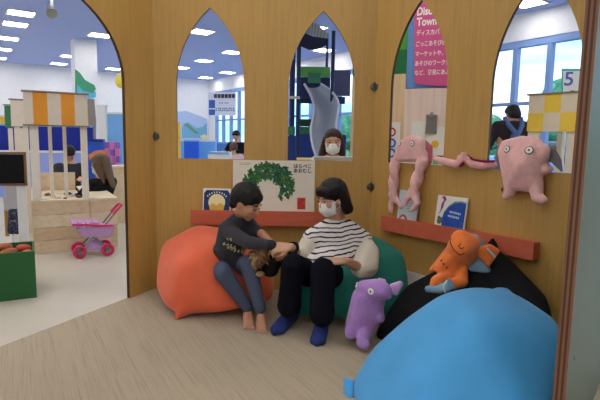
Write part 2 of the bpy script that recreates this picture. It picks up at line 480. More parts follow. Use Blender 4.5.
# ledges
MLb = frame_M(A0, (1, 0, 0))
lb = root('wall_ledge', A0 + V((.85, -.03, .545)), 'coral red ledge under the left two windows, behind the boy', 'ledge')
MB(MLb).box((.76, -.035, .55), (.98, .07, .10), bev=.003).build('shelf', coral, lb)
MB(MLb).box((.76, -.067, .603), (.98, .006, .012)).build('lip', coral, lb)
lr = root('wall_ledge', B1 + dD * .7 + V((-.03, -.03, .545)), 'coral red ledge on the right wall, behind the orange plush', 'ledge')
MB(MD).box((.715, -.035, .552), (1.09, .07, .095), bev=.003).build('shelf', coral, lr)
MB(MD).box((.715, -.067, .602), (1.09, .006, .012)).build('lip', coral, lr)
tag(MB(MD).box((.42, -.012, .12), (.62, .02, .24)).build('baseboard_right', white), kind='structure')


from mathutils.bvhtree import BVHTree
def surf(o, x, y):
    """where the sight line through photo pixel x, y meets the mesh: world point, normal"""
    M = wloc(o); Mi = M.inverted(); me = o.data
    bvh = BVHTree.FromPolygons([v.co for v in me.vertices], [p.vertices for p in me.polygons])
    d = ray(x, y).normalized(); h = bvh.ray_cast(Mi @ CP, Mi.to_3x3() @ d)
    if h[0] is None:
        h = bvh.find_nearest(Mi @ (CP + d * (((wloc(o).translation) - CP).dot(d))))
    n = (M.to_3x3() @ h[1]).normalized()
    if n.dot(d) > 0: n = -n
    return M @ h[0], n
def eye_at(o, x, y, r, ring=None):
    p, n = surf(o, x, y); eye(p, n, r, o.parent, ring)
def line_on(o, pts, rad, name, mt, parent, sub=3, lift=.3):
    q = []
    for i in range(len(pts) - 1):
        for k in range(sub):
            f = k / sub; q.append((pts[i][0] * (1 - f) + pts[i + 1][0] * f, pts[i][1] * (1 - f) + pts[i + 1][1] * f))
    q.append(pts[-1]); w = []
    for x, y in q:
        p, n = surf(o, x, y); w.append(p + n * rad * lift)
    return MB().tube(w, rad, 6).build(name, mt, parent, smooth=True)

# ------------------------------------------------------------------ bean bags
def bag(label, pts, mt, extra=[], smooth=45, tailp=None, voxel=.018):
    prims = [H(*[E(p, r * 1.12) for p, r in pts])]
    me = blob_mesh(prims, voxel, smooth, floor=None)
    if extra:                        # pointed seam ends keep their shape
        me = blob_mesh2(me, extra, .012, 6)
    for v in me.vertices:
        if v.co.z < .001: v.co.z = .001
    xs = [v.co for v in me.vertices]
    c = V(((min(p.x for p in xs) + max(p.x for p in xs)) / 2, (min(p.y for p in xs) + max(p.y for p in xs)) / 2, 0))
    t = root('bean_bag_chair', c, label, 'bean bag')
    link('cover', me, mt, t, smooth='all')
    return t
orange_bag = mat('coral_orange_stretch', (232, 104, 66), .6, 'bag', sheen=.2)
teal_bag = mat('teal_stretch', (16, 120, 104), .6, 'bag', sheen=.2)
black_bag = mat('black_stretch', (20, 20, 24), .75, 'bag', spec=.15)
blue_bag = mat('sky_blue_stretch', (70, 158, 216), .6, 'bag', sheen=.2)
t = bag('coral orange bean bag under the boy, leaning on the back wall', [
    (P(181, 311, 2.98), .03), (P(163, 285, 3.2), .05), (P(172, 300, 3.06), .06), (P(173, 250, 3.38), .08), (P(222, 238, 3.42), .07), (P(168, 268, 3.3), .07),
    (P(198, 233, 3.40), .06), (P(258, 250, 3.40), .05), (P(268, 296, 3.12), .04), (P(262, 260, 3.25), .05), (P(185, 270, 3.02), .07), (P(225, 306, 2.98), .04),
    (P(205, 255, 3.06), .07), (P(268, 270, 3.4), .05), (P(182, 290, 2.97), .05)], orange_bag,
    [K(P(183, 309, 2.98), P(177, 318, 2.95), .05, .012)])
blob('seam_tab', [K(P(177, 318, 2.95), P(175, 320.5, 2.945), .012, .008)], orange_bag, t, .004, 2, floor=.001)
t = bag('teal green bean bag under the woman in the striped top', [
    (P(372, 244, 3.22), .06), (P(398, 258, 3.13), .05), (P(402, 288, 3.02), .05), (P(392, 308, 2.95), .05), (P(350, 311, 2.86), .05), (P(300, 310, 2.98), .05),
    (P(312, 262, 3.0), .06), (P(350, 280, 2.90), .07), (P(330, 240, 3.32), .07), (P(310, 250, 3.35), .06), (P(388, 250, 3.22), .04), (P(298, 290, 3.08), .05)], teal_bag)
t = bag('black pointed bean bag in the right corner, under the orange plush', [
    (P(492, 247, 2.72), .02), (P(476, 262, 2.68), .04), (P(507, 263, 2.65), .03), (P(540, 300, 2.38), .04), (P(545, 318, 2.3), .04),
    (P(440, 282, 2.88), .05), (P(400, 308, 2.86), .05), (P(384, 335, 2.72), .05), (P(412, 292, 3.0), .05),
    (P(430, 345, 2.5), .05), (P(480, 300, 2.5), .06), (P(462, 272, 2.9), .05), (P(520, 330, 2.3), .06)], black_bag,
    [K(P(492, 250, 2.72), P(493, 239, 2.74), .04, .012)], smooth=25)
t = bag('large sky blue bean bag nearest the camera at the lower right', [
    (P(478, 305, 2.10), .08), (P(452, 314, 2.05), .09), (P(510, 308, 2.10), .07), (P(545, 328, 1.98), .06), (P(420, 335, 2.1), .09), (P(385, 362, 2.12), .08), (P(362, 386, 2.1), .05),
    (P(360, 398, 2.03), .04), (P(400, 440, 1.72), .06), (P(530, 440, 1.60), .05), (P(555, 345, 1.88), .05), (P(480, 340, 1.86), .10), (P(430, 390, 1.85), .08)], blue_bag,
    [K(P(500, 298, 2.13), P(506, 294, 2.13), .05, .028)], smooth=45)
tb = MB(); c = P(346, 392, 2.06)
blob('corner_tab', [H(E(P(345, 379, 2.12), .008), E(P(352, 382, 2.12), .012), E(P(351, 397, 2.05), .014), E(P(345, 396, 2.07), .008))], blue_bag, t, .006, 2, floor=.001)

# ------------------------------------------------------------------ books
def book(M, w, h, th, cover, label, group=None, page=paper):
    """M: frame at the bottom left corner of the front cover; x right, z up, y away"""
    t = root('picture_book', M @ V((w / 2, th / 2, 0)), label, 'book', group)
    MB(M).box((w / 2, th / 2, h / 2), (w - .006, th - .004, h - .008)).build('pages', page, t)
    MB(M).box((w / 2, .001, h / 2), (w, .002, h)).box((w / 2, th - .001, h / 2), (w, .002, h)).box((.001, th / 2, h / 2), (.002, th, h)).build('cover', cover, t)
    return t
def flatshape(M, pts, y, th=.0008):
    return MB(M).prism(pts, y, y - th)
def circ(cx, cz, r, n=24, r2=None): return [(cx + r * math.cos(2 * PI * k / n), cz + (r2 or r) * math.sin(2 * PI * k / n)) for k in range(n)]
# book on a ledge, leaning back onto the wall: tilt about x
def lean(M, x, y, z, tilt, yaw=0): return M @ Matrix.Translation((x, y, z)) @ Matrix.Rotation(yaw, 4, 'Z') @ Matrix.Rotation(-tilt, 4, 'X')
LZ = .6005
# small moon book
M = lean(MLb, .352, -.036, LZ, .2)
t = book(M, .205, .165, .012, paper, 'small dark blue picture book with a pale moon, on the back ledge', None)
flatshape(M, [(.008, .0), (.197, .0), (.197, .13), (.18, .152), (.025, .152), (.008, .13)], 0).build('cover_picture', mat('night_blue', (24, 52, 104), .5), t)
flatshape(M, [p for p in circ(.103, .062, .062) if p[1] > .001], -.0008).build('moon', mat('moon_cream', (238, 226, 170), .5), t)
g = MB(M)
for cx, cz, a, b in ((.075, .025, .026, .028), (.13, .025, .028, .03), (.10, .018, .02, .02)): g.prism([(x, max(.002, z)) for x, z in circ(cx, cz, a, 16, b)], -.0016, -.0024)
g.build('moon_shading', mat('ochre', (226, 186, 84), .5), t)
g = MB(M)
for k in range(9):
    a = PI * (.78 - .07 * k); g.box((.103 + .088 * math.cos(a), -.002, .058 + .078 * math.sin(a)), (.007, .001, .012), rot=(0, PI / 2 - a, 0))
g.build('title', whiteink, t)
# large picture book with green leafy arch (plain stand-in)
M = lean(MLb, .572, -.03, LZ, .06)
BW, BH = .60, .375
cov = mat('cream_cover', (232, 224, 206), .45, 'speckle')
t = book(M, BW, BH, .014, cov, 'very large cream picture book with a green arch on its cover, on the back ledge', None)
lf = [mat('painted_green_a', (44, 104, 62), .5, 'mottle', fs=60, c2=(20, 66, 44), c3=(92, 146, 76)), mat('painted_green_b', (70, 128, 64), .5, 'mottle', fs=70, c2=(30, 84, 50), c3=(150, 168, 90))]
rl = random.Random(8); g = MB(M)
for k in range(330):                 # a loose garland of pointed leaves bent into an arch
    a = PI * (-.08 + 1.16 * k / 329); cx, cz = .262 + .135 * math.cos(a) + rl.uniform(-.05, .05), .17 + .135 * math.sin(a) + rl.uniform(-.05, .05)
    q = a + rl.choice((-1, 1)) * rl.uniform(.3, 1.3); ln, wd = rl.uniform(.020, .032), rl.uniform(.007, .011); g.mi = rl.randrange(3)
    lay = -.0005 * (1 + k % 6)
    g.prism([(cx + x * math.cos(q) - z * math.sin(q), cz + x * math.sin(q) + z * math.cos(q)) for x, z in ((-ln, 0), (-ln * .5, wd * .8), (0, wd), (ln * .5, wd * .7), (ln, 0), (ln * .5, -wd * .7), (0, -wd), (-ln * .5, -wd * .8))], lay, lay - .0005)
lf.append(mat('painted_green_c', (34, 92, 74), .5, 'mottle', fs=60, c2=(22, 70, 62), c3=(60, 126, 96)))
g.build('painted_leaf_garland', lf, t)
MB(M).prism([(.475, .02), (.535, .02), (.535, .105), (.475, .105)], -.001, -.0018).build('painted_red_block', mat('painted_red', (204, 60, 48), .5, 'mottle', fs=50, c2=(170, 40, 40), c3=(224, 92, 60)), t)
text_mesh('はらぺこ\nあおむし', sheet_M(M @ V((.51, -.0012, .318)), M.to_3x3() @ V((1, 0, 0)), M.to_3x3() @ V((0, 0, 1))), .034, ink, 'title', t, .0004, bold=.0008)
text_mesh('エリック', sheet_M(M @ V((.09, -.0012, .352)), M.to_3x3() @ V((1, 0, 0)), M.to_3x3() @ V((0, 0, 1))), .012, ink, 'small_print', t, .0003) if False else MB(M).box((.09, -.001, .353), (.09, .0006, .003)).box((.085, -.001, .343), (.07, .0006, .003)).build('small_print', mat('grey_print', (150, 140, 130)), t)
# right ledge books
M = lean(MD, .285, -.04, LZ, .12)
t = book(M, .165, .20, .01, mat('pale_blue_cover', (196, 206, 210), .5, 'speckle'), 'pale grey-blue picture book on the right ledge, behind the hanging pink foot')
g = MB(M)
for k in range(6): g.box((.10 + .01 * (k % 2), -.001, .15 - .018 * k), (.07 - .012 * (k % 3), .001, .003))
g.build('printed_lines', mat('grey_blue_print', (120, 140, 160)), t)
flatshape(M, [p for p in circ(.055, .0, .034, 16) if p[1] >= -.001], 0).build('cover_ring', mat('dusty_red', (160, 96, 100)), t)
flatshape(M, [p for p in circ(.055, .0, .02, 16) if p[1] >= -.001], -.001).build('cover_disc', mat('pale_flesh', (228, 206, 190)), t)
M = lean(MD, .60, -.045, LZ, .14)
t = book(M, .215, .195, .012, paper, 'blue and white picture book on the right ledge, left of the orange plush')
flatshape(M, [(.055, .004), (.21, .004), (.21, .165), (.175, .172), (.13, .165), (.09, .135), (.06, .09), (.05, .04)], 0).build('cover_picture', mat('sea_blue', (40, 84, 176), .5, 'mottle', fs=14, c2=(30, 66, 150), c3=(64, 116, 176)), t)
flatshape(M, [(.13, .165), (.175, .172), (.21, .165), (.21, .158), (.175, .163), (.13, .154), (.09, .126), (.065, .09), (.06, .09), (.09, .135)], -.001).build('shore_line', mat('sage_green', (120, 160, 130)), t)
g = MB(M)
g.prism([(.02, .07), (.034, .10), (.036, .14), (.05, .168), (.03, .185), (.055, .192), (.068, .17), (.055, .155), (.05, .12), (.036, .09)], -.001, -.002)
g.build('pink_figure_patch', mat('plum', (158, 60, 120), .5), t)
g = MB(M)
for x, z, r in ((.035, .03, .018), (.03, .052, .012), (.05, .045, .012)): g.prism(circ(x, z, r, 10), -.001, -.002)
g.build('grey_patch', mat('grey_green_print', (92, 120, 100)), t)
g = MB(M); random.seed(3)
for r_ in range(2):
    for k in range(7): g.box((.105 + .012 * k - .008 * r_, -.001, .098 - .026 * r_ - .001 * k), (.008, .001, .012 + .003 * (k % 2)), rot=(0, .3 * ((k * 37 % 5) - 2) / 2, 0))
g.build('title', mat('pale_title', (196, 206, 236)), t)

# ------------------------------------------------------------------ plush toys
pink = mat('pink_plush', (244, 192, 188), .95, 'plush', sheen=.4, spec=.1)
pink2 = mat('dusky_pink_plush', (240, 174, 174), .95, 'plush', sheen=.4, spec=.1)
maroon = mat('maroon_felt', (132, 30, 70), .9, 'fabric')
greyfelt = mat('grey_felt', (140, 128, 136), .9, 'fabric')
purple = mat('lilac_plush', (176, 134, 202), .95, 'plush', sheen=.4, spec=.1)
lilac = mat('pale_lilac', (206, 168, 220), .95, 'plush', sheen=.3)
orangep = mat('orange_plush', (255, 134, 66), .95, 'plush', sheen=.3, spec=.1)
ltblue = mat('powder_blue_plush', (136, 176, 196), .95, 'plush', sheen=.3)
def eye(c, n, r, parent, ring=None):
    """felt disc on the fur: c centre, n outward"""
    q = V(n).normalized().to_track_quat('Z', 'Y').to_matrix(); n = V(n).normalized()
    if ring: MB().ball(c, (r * 1.22, r * 1.22, .004), q).build('eye_ring', ring, parent, smooth=True)
    e = MB().ball(V(c) + n * .0025, (r, r, .004), q).build('eye', eyew, parent, smooth=True)
    MB().ball(V(c) + n * .006, (r * .3, r * .3, .002), q).build('pupil', eyeb, e, smooth=True)
nD = V((-.783, -.621, 0))          # from the right wall into the enclosure
def D(x, y, off=0): return W(x, y, (B1 + nD * off), (B1 + dD + nD * off))   # point `off` in front of the right wall
# pink plush with long hanging twisted arms
base = D(410, 165, .03)
t = root('long_armed_plush_toy', base, 'pink plush with long twisted arms hanging down below the pink sign window', 'plush toy')
hd = [H(E(D(404, 157, .03), .035), E(D(424, 157, .03), .03), E(D(402, 146, .03), .04), E(D(420, 144, .03), .045), E(D(412, 141, .04), .04), E(D(400, 157, .03), .03))]
bd = blob('body', hd, pink, t, .007, 5)
blob('ear', [H(E(D(424, 141, .02), .012), E(D(431, 147, .0), .012), E(D(431, 162, .0), .010), E(D(428, 164, .0), .012), E(D(427, 150, .02), .02))], mat('deep_rose_plush', (196, 108, 120), .95, 'plush'), t, .006, 3)
def twisted(pts, rad, name, mt, parent, foot=True):
    pr = []
    n = 26; L_ = []
    for i in range(n + 1):
        f = i / n * (len(pts) - 1); k = min(int(f), len(pts) - 2); L_.append(pts[k].lerp(pts[k + 1], f - k))
    ax = (pts[-1] - pts[0]).normalized(); s1 = ax.cross(nD).normalized()
    for ph in (0, PI):
        q = [L_[i] + (s1 * math.cos(ph + i * .24) + nD * math.sin(ph + i * .24)) * rad * .42 for i in range(n + 1)]
        pr += chain(q, [rad * .74] * (n + 1))
    return pr
pl_ = [D(395, 163, .035), D(394, 178, .035), D(393, 195, .035)]
a = twisted(pl_, .034, 'arm', pink, t)
a += chain([D(394, 197, .035), D(391, 205, .035), D(391, 211, .04)], [.026, .020, .017]) + chain([D(394, 197, .035), D(399, 203, .035), D(401, 207, .04)], [.026, .018, .015]) + chain([D(398, 155, .03), D(395, 165, .035)], [.03, .026])
blob('arm', a, pink, t, .006, 3)
pl_ = [D(423, 160, .04), D(418, 176, .045), D(413, 193, .07)]
a = twisted(pl_, .036, 'arm', pink, t)
a += chain([D(413, 193, .07), D(418, 203, .085), D(413, 209, .09)], [.028, .021, .018]) + chain([D(413, 193, .07), D(407, 199, .085), D(405, 204, .09)], [.028, .019, .016]) + chain([D(424, 153, .03), D(423, 161, .04)], [.03, .027])
blob('arm', a, pink, t, .006, 3)
eye_at(bd, 412, 143.5, .0165, eyeb)
eye_at(bd, 399.3, 144, .013, eyeb)
# arm of the pair that lies along the wall, hand meeting the neighbour's hand
a = chain([D(436, 159, .0), D(446, 162, .03), D(457, 164.5, .035)], [.020, .024, .025]) + chain([D(457, 164, .035), D(460, 159, .04), D(459, 157, .04)], [.022, .015, .012]) + chain([D(457, 165, .035), D(462, 160, .04), D(462.5, 154.5, .045)], [.022, .016, .014])
t1 = root('plush_arm_toy', D(447, 163, .03), 'left of two pink plush arms whose hands touch on the right wall', 'plush toy', 'pair of pink plush arms on the wall')
blob('arm', a, pink, t1, .005, 2)
blob('palm_lining', chain([D(456, 167, .035), D(462, 164.5, .035), D(463.5, 158, .035)], [.010, .012, .009]), maroon, t1, .004, 2)
a = chain([D(494, 164.5, .0), D(484, 165.5, .03), D(472, 164, .035)], [.020, .024, .023]) + chain([D(472, 164, .035), D(466, 160, .04), D(464.5, 153.5, .045)], [.022, .017, .013]) + chain([D(472, 164, .035), D(468, 158, .045)], [.014, .012])
t2 = root('plush_arm_toy', D(478, 166, .03), 'right of two pink plush arms whose hands touch, beside the big-eyed pink plush', 'plush toy', 'pair of pink plush arms on the wall')
blob('arm', a, pink2, t2, .005, 2)
blob('palm_lining', chain([D(494, 161.2, .03), D(484, 161.4, .04), D(473, 159.5, .045), D(466.5, 155, .035)], [.008, .008, .007, .007]), maroon, t2, .004, 2)
# big pink plush with two round eyes
t = root('big_eyed_plush_toy', D(526, 203, .05), 'pink plush with two big round eyes hung below the rightmost window', 'plush toy')
R1 = lambda x, y, o=.05: D(x, y, o)
body = [H(E(R1(506, 145), .03), E(R1(504, 152), .035), E(R1(522, 142, .05), .034), E(R1(536, 143.5, .05), .034), E(R1(510, 184), .036), E(R1(536, 186), .036), E(R1(510, 168), .036), E(R1(536, 168), .036), E(R1(524, 165, .085), .05)),
        H(E(R1(538, 148), .035), E(R1(545, 150, .05), .028), E(R1(544, 157, .05), .028)),
        H(E(R1(546, 165, .03), .018), E(R1(538, 170), .025), E(R1(545, 171, .04), .02), E(R1(553, 169, .02), .010))]
body += chain([R1(512, 184), R1(510, 193, .05)], [.036, .030]) + chain([R1(510, 193, .05), R1(506, 196, .06)], [.03, .022])
body += chain([R1(536, 184), R1(537, 197, .06)], [.040, .030]) + chain([R1(537, 197, .06), R1(543, 200, .07)], [.032, .024])
bd = blob('body', body, pink, t, .007, 5)
blob('ear', [H(E(R1(551, 146, .03), .008), E(R1(549, 158, .02), .010), E(R1(560, 160, .0), .008), E(R1(562, 171, .0), .006), E(R1(555, 151, .02), .008))], greyfelt, t, .005, 2)
blob('ear', [H(E(R1(499, 146, .03), .010), E(R1(497, 158, .02), .012), E(R1(501, 170, .01), .010), E(R1(503, 150, .03), .012))], greyfelt, t, .005, 2)
eye_at(bd, 507, 149.2, .0165, mat('ring_grey', (60, 52, 60), .8))
eye_at(bd, 529, 150.4, .0185, mat('ring_grey', (60, 52, 60), .8))
MB().ball(R1(502, 189.5, .075), (.004, .010, .012)).build('foot_badge', mat('badge', (60, 50, 60), .6), t, smooth=True)

# lilac plush sitting on the carpet
def lp(x, y, Y=2.62): return P(x, y, Y)
t = root('lilac_plush_toy', V((lp(365, 345).x, 2.6, 0)), 'lilac plush with one pale ear, sitting between the teal and black bean bags', 'plush toy')
body = [H(E(lp(362, 298), .06), E(lp(378, 294), .05), E(lp(357, 323), .065), E(lp(365, 332), .055), E(lp(372, 312), .06)),
        H(E(lp(364, 288, 2.62), .045), E(lp(383, 291, 2.56), .05), E(lp(376, 287, 2.58), .045)),
        H(E(lp(382, 290, 2.56), .045), E(lp(387, 294, 2.55), .032))]
body += chain([lp(355, 320), lp(351, 333, 2.58)], [.048, .036]) + chain([lp(365, 329, 2.60), lp(362, 342, 2.52)], [.044, .032]) + chain([lp(362, 343, 2.52), lp(366, 345, 2.5)], [.030, .026]) + chain([lp(377, 308), lp(380, 318, 2.58)], [.035, .028])
bd = blob('body', body, purple, t, .007, 5, floor=.001)
blob('ear', [H(E(lp(389, 292, 2.56), .012), E(lp(392, 286, 2.56), .014), E(lp(400, 284, 2.56), .018), E(lp(396, 292, 2.56), .018))], lilac, t, .005, 2)
blob('ear', [H(E(lp(379, 279, 2.6), .008), E(lp(384, 281, 2.6), .012), E(lp(385, 286, 2.6), .012))], lilac, t, .005, 2)
eye_at(bd, 371, 291.3, .0185)
eye_at(bd, 357, 284.8, .0165)

# orange plush on the black bag
def op(x, y, Y=2.58): return P(x, y, Y)
t = root('orange_plush_toy', op(455, 292), 'orange plush with a stitched sleeping face and blue feet on the black bean bag', 'plush toy')
body = [H(E(op(460, 238), .045), E(op(472, 243), .045), E(op(469, 256), .045), E(op(455, 248), .045), E(op(464, 248, 2.55), .06)),
        H(E(op(458, 250), .045), E(op(441, 268, 2.6), .035), E(op(452, 275, 2.6), .04), E(op(463, 265, 2.6), .035))]
body += chain([op(450, 248, 2.63), op(432, 270, 2.63)], [.02, .016]) + chain([op(446, 276), op(436, 281, 2.54), op(434, 286, 2.53)], [.034, .03, .026]) + chain([op(462, 268), op(462, 281, 2.54)], [.03, .034]) + chain([op(462, 281, 2.54), op(452, 285, 2.52)], [.034, .028])
bd = blob('body', body, orangep, t, .007, 4)
blob('back_flap', [H(E(op(476, 238, 2.63), .02), E(op(482, 247, 2.63), .02), E(op(470, 236, 2.64), .015), E(op(478, 258, 2.63), .02))], ltblue, t, .006, 3)
blob('ear', [H(E(op(480, 262, 2.58), .03), E(op(472, 268, 2.58), .02), E(op(487, 270, 2.56), .02), E(op(482, 252, 2.6), .015))], ltblue, t, .006, 3)
er = blob('striped_ear', [H(E(op(482, 249, 2.55), .016), E(op(497, 251, 2.56), .014), E(op(490, 246, 2.56), .012), E(op(488, 264, 2.54), .014), E(op(480, 255, 2.55), .012))], orangep, t, .005, 2)
blob('pale_stripe', chain([op(487.5, 249, 2.515), op(494.5, 256.5, 2.515)], [.007, .007]), mat('pale_grey_felt', (206, 214, 216), .9), er, .003, 1)
blob('foot', [H(E(op(428, 289, 2.52), .018), E(op(441, 290, 2.5), .018), E(op(448, 284, 2.52), .012))], ltblue, t, .005, 3)
blob('foot', [H(E(op(446, 290, 2.5), .014), E(op(452, 287, 2.5), .016), E(op(449, 280, 2.5), .01))], ltblue, t, .005, 3)
st = mat('brown_stitch', (110, 44, 26), .8)
yb = 2.475
line_on(bd, ((451, 238), (450.5, 243), (454, 250), (460, 255), (465, 253)), .0028, 'stitched_mouth', st, t)
line_on(bd, ((461, 243.5), (458.5, 246), (461, 249), (464, 247.5)), .0026, 'stitched_eye', st, t)
for q in ((441.5, 260.5), (443.5, 264), (447, 267.5)): MB().ball(surf(bd, *q)[0], .0055).build('stitched_dot', st, t, smooth=True)
MB().tube([op(*q, 2.47) for q in ((447, 280), (443.5, 285), (445, 293))], .003, 6).build('white_strap', paper, t, smooth=True)

# ------------------------------------------------------------------ people
def head_prims(child=False):
    """unit head height, face towards +y"""
    pr = [H(E((0, -.06, .14), (.33, .40, .35)), E((0, .05, -.12), (.26, .30, .26))),
          H(E((0, .10, -.12), (.25, .27, .24)), E((0, .20, -.36), (.10, .09, .08)), E((.14, .04, -.26), (.08, .1, .08)), E((-.14, .04, -.26), (.08, .1, .08))),
          K((0, .33, .02), (0, .40, -.11), .035, .055),
          H(E((.045, .36, -.12), .035), E((-.045, .36, -.12), .035)),
          E((0, .335, -.235), (.10, .04, .030))]
    if child: pr.append(E((0, .10, -.14), (.30, .29, .25)))
    for s in (-1, 1):
        pr += [E((s * .325, -.02, -.04), (.035, .09, .13), (0, 0, s * .35)), E((s * .16, .24, -.10), (.10, .10, .10))]
    return pr
def face_bits(M, body, mouth=True, closed=False, browc=hairm, lip=None):
    for s in (-1, 1):
        e = MB(M)
        if closed:
            e.tube([(s * .07, .352, -.01), (s * .13, .345, -.03), (s * .20, .31, -.012)], .012, 6); e.build('eyelid', browc, body, smooth=True)
        else:
            e.ball((s * .13, .325, .0), (.055, .03, .026)); e.build('eye', eyew, body, smooth=True)
            MB(M).ball((s * .13, .350, .0), (.024, .012, .024)).build('pupil', eyeb, body, smooth=True)
            MB(M).tube([(s * .07, .352, .015), (s * .13, .358, .03), (s * .20, .325, .012)], .010, 6).build('eyelid', browc, body, smooth=True)
        MB(M).tube([(s * .06, .352, .09), (s * .13, .35, .115), (s * .22, .29, .09)], .014, 6).build('eyebrow', browc, body, smooth=True)
    if mouth: MB(M).ball((0, .37, -.238), (.085, .014, .020)).build('mouth', lip or mat('lip', (170, 96, 88), .5), body, smooth=True)
def mask_on(M, body, ears=True):
    blob('face_mask', T(M, [H(E((0, .36, -.06), (.10, .06, .04)), E((.25, .15, -.10), (.04, .06, .08)), E((-.25, .15, -.10), (.04, .06, .08)), E((.22, .12, -.34), .05), E((-.22, .12, -.34), .05), E((0, .33, -.22), (.15, .13, .13)), E((0, .24, -.42), (.10, .08, .05)))]), masky, body, M.to_scale().x * .03, 2)
    for s in (-1, 1):
        MB(M).tube([(s * .27, .15, -.08), (s * .31, .02, .02), (s * .345, -.07, .05)], .010, 5).build('ear_loop', masky, body, smooth=True)
        MB(M).tube([(s * .21, .14, -.32), (s * .30, .0, -.2), (s * .34, -.07, -.06)], .010, 5).build('ear_loop', masky, body, smooth=True)
def hand(wrist, d, palm, L=.165, curl=.5, side=1, spread=.12, thumb=.6):
    """five fingers; d towards the fingertips, palm = direction the palm faces, side = where the thumb sits (+1: d x palm)"""
    y = V(d).normalized(); z = V(palm).normalized(); z = (z - y * z.dot(y)).normalized(); x = y.cross(z) * side
    w = V(wrist); k = L / .18
    Q = lambda a, b, c: w + x * a * k + y * b * k + z * c * k
    pr = [H(E(Q(-.022, .02, 0), .013 * k), E(Q(.022, .02, 0), .013 * k), E(Q(-.034, .085, 0), .011 * k), E(Q(.034, .088, 0), .012 * k))]
    for ox, ln, sp in ((.032, .070, .09), (.011, .080, .02), (-.011, .074, -.05), (-.032, .058, -.13)):
        p = Q(ox, .088, 0); ang = 0.0; r = .0088 * k
        q = [p]
        for j, f in enumerate((.45, .32, .27)):
            ang += curl * (.7 if j == 0 else 1.0)
            dd = (y * math.cos(ang) + z * math.sin(ang) + x * sp * (1 + spread)).normalized()
            q.append(q[-1] + dd * ln * f * k)
        pr += chain(q, [r * 1.05, r, r * .92, r * .8])
    p0, p1 = Q(.03, .03, .004), Q(.052, .062, .012 + .01 * thumb)
    p2 = p1 + (y * .028 + z * .016 * thumb * 2 - x * .002) * k
    pr += chain([p0, p1, p2], [.013 * k, .010 * k, .008 * k])
    return pr
def foot_prims(heel, toe, r, toes=False, upn=V((0, 0, 1))):
    h, t_ = V(heel), V(toe); d = (t_ - h); L = d.length; d = d.normalized(); sd = d.cross(upn).normalized()
    pr = [H(E(h, r * .85), E(h + upn * r * .9 + d * L * .1, r * .8), E(h + d * L * .4 + upn * r * .2, r * .75), E(t_ - d * L * .12 + sd * r * .45 - upn * r * .25, r * .55), E(t_ - d * L * .16 - sd * r * .45 - upn * r * .25, r * .55))]
    if toes:
        for k in range(5):
            o = -0.75 + .375 * k; pr += [K(t_ - d * L * .14 + sd * r * o - upn * r * .35, t_ + d * (L * .03 - abs(o + .6) * r * .22) + sd * r * o * 1.05 - upn * r * .5, r * .24, r * (.27 if k else .33))]
    else: pr += [H(E(t_ - d * L * .2, r * .6), E(t_ - upn * r * .25, r * .5))]
    return pr

# ---- boy
hM = face_M(P(247, 203, 2.96), (.86, -.34, -.42), s=.228)
neck = P(240, 216, 3.02); shR = P(226, 230.5, 3.0); shL = P(251, 228, 3.10)
hip1 = P(222, 268, 3.14); hip2 = P(241, 266, 3.16); kn1 = P(223, 273, 2.90); kn2 = P(248, 264, 2.93)
an1 = P(247, 307, 2.93); an2 = P(260, 308, 2.88)
elR = P(249, 243, 2.86); wrR = P(272, 245, 2.84); elL = P(262, 234, 3.0); wrL = P(275, 247, 2.90)
boy = root('person', V((hip1.x + .03, 3.05, 0)), 'boy in dark grey sweatshirt and blue-grey leggings, barefoot on the orange bean bag', 'person')
body = T(hM, head_prims(True)) + [K(neck, hM @ V((0, -.08, -.3)), .033, .036), H(E(neck, .04), E(shR, .04), E(shL, .04), E(P(228, 262, 3.14), (.07, .06, .05)))]
body += chain([shR, elR, wrR], [.036, .028, .021]) + chain([shL, elL, wrL], [.036, .027, .020])
body += chain([hip1, kn1, an1], [.055, .038, .024]) + chain([hip2, kn2, an2], [.055, .038, .024])
body += hand(wrR, (.85, -.1, -.35), (0, .6, -.6), .115, .55, -1) + hand(wrL, (.35, -.25, -.8), (.3, .6, -.2), .115, .45, 1)
f1h = P(247.5, 313, 2.95); f1h.z = .032; f1t = G(249, 325.5, .022); f2h = P(261, 315, 2.90); f2h.z = .032; f2t = G(261.5, 329, .022)
body += foot_prims(f1h, f1t, .034, True) + [K(an1, f1h + V((0, 0, .02)), .024, .027)]
body += foot_prims(f2h, f2t, .034, True) + [K(an2, f2h + V((0, 0, .02)), .024, .027)]
bo = blob('body', body, skin2, boy, .0048, 3, floor=.001)
face_bits(hM, boy, closed=True)
blob('hair', T(hM, [H(E((0, -.09, .19), (.39, .44, .36)), E((0, -.20, -.02), (.33, .32, .2))), E((0, .11, .25), (.31, .25, .20)), H(E((.28, .06, .16), (.08, .14, .1)), E((.30, -.14, .1), (.08, .16, .14))), H(E((-.28, .06, .16), (.08, .14, .1)), E((-.30, -.14, .1), (.08, .16, .14))), E((0, -.34, -.14), (.22, .14, .2))]), hairm, boy, .005, 3)
sweat = mat('charcoal_sweatshirt', (56, 56, 62), .95, 'fabric', sheen=.1)
wc = P(228, 259, 3.10)
sh_ = [H(E(neck + V((0, 0, .0)), (.052, .052, .03)), E(shR + V((0, 0, .012)), .048), E(shL + V((0, 0, .012)), .048), E(P(228, 246, 3.04), (.085, .075, .05))), H(E(P(227, 248, 3.04), (.09, .08, .05)), E(wc, (.095, .085, .04)), E(P(232, 262, 3.06), (.09, .06, .035)))]
sh_ += chain([shR, elR, wrR.lerp(elR, .08)], [.050, .040, .030]) + chain([shL, shL.lerp(elL, .7)], [.048, .038])
sw = blob('sweatshirt', sh_, sweat, boy, .006, 4)
blob('cuff', [K(wrR.lerp(elR, .02), wrR.lerp(elR, .18), .031)], mat('charcoal_rib', (44, 44, 50), .95, 'fabric'), sw, .004, 2)
lg = mat('blue_grey_leggings', (78, 86, 106), .95, 'fabric')
lp_ = [H(E(hip1, .062), E(hip2, .062), E(P(230, 262, 3.12), (.08, .07, .04)))]
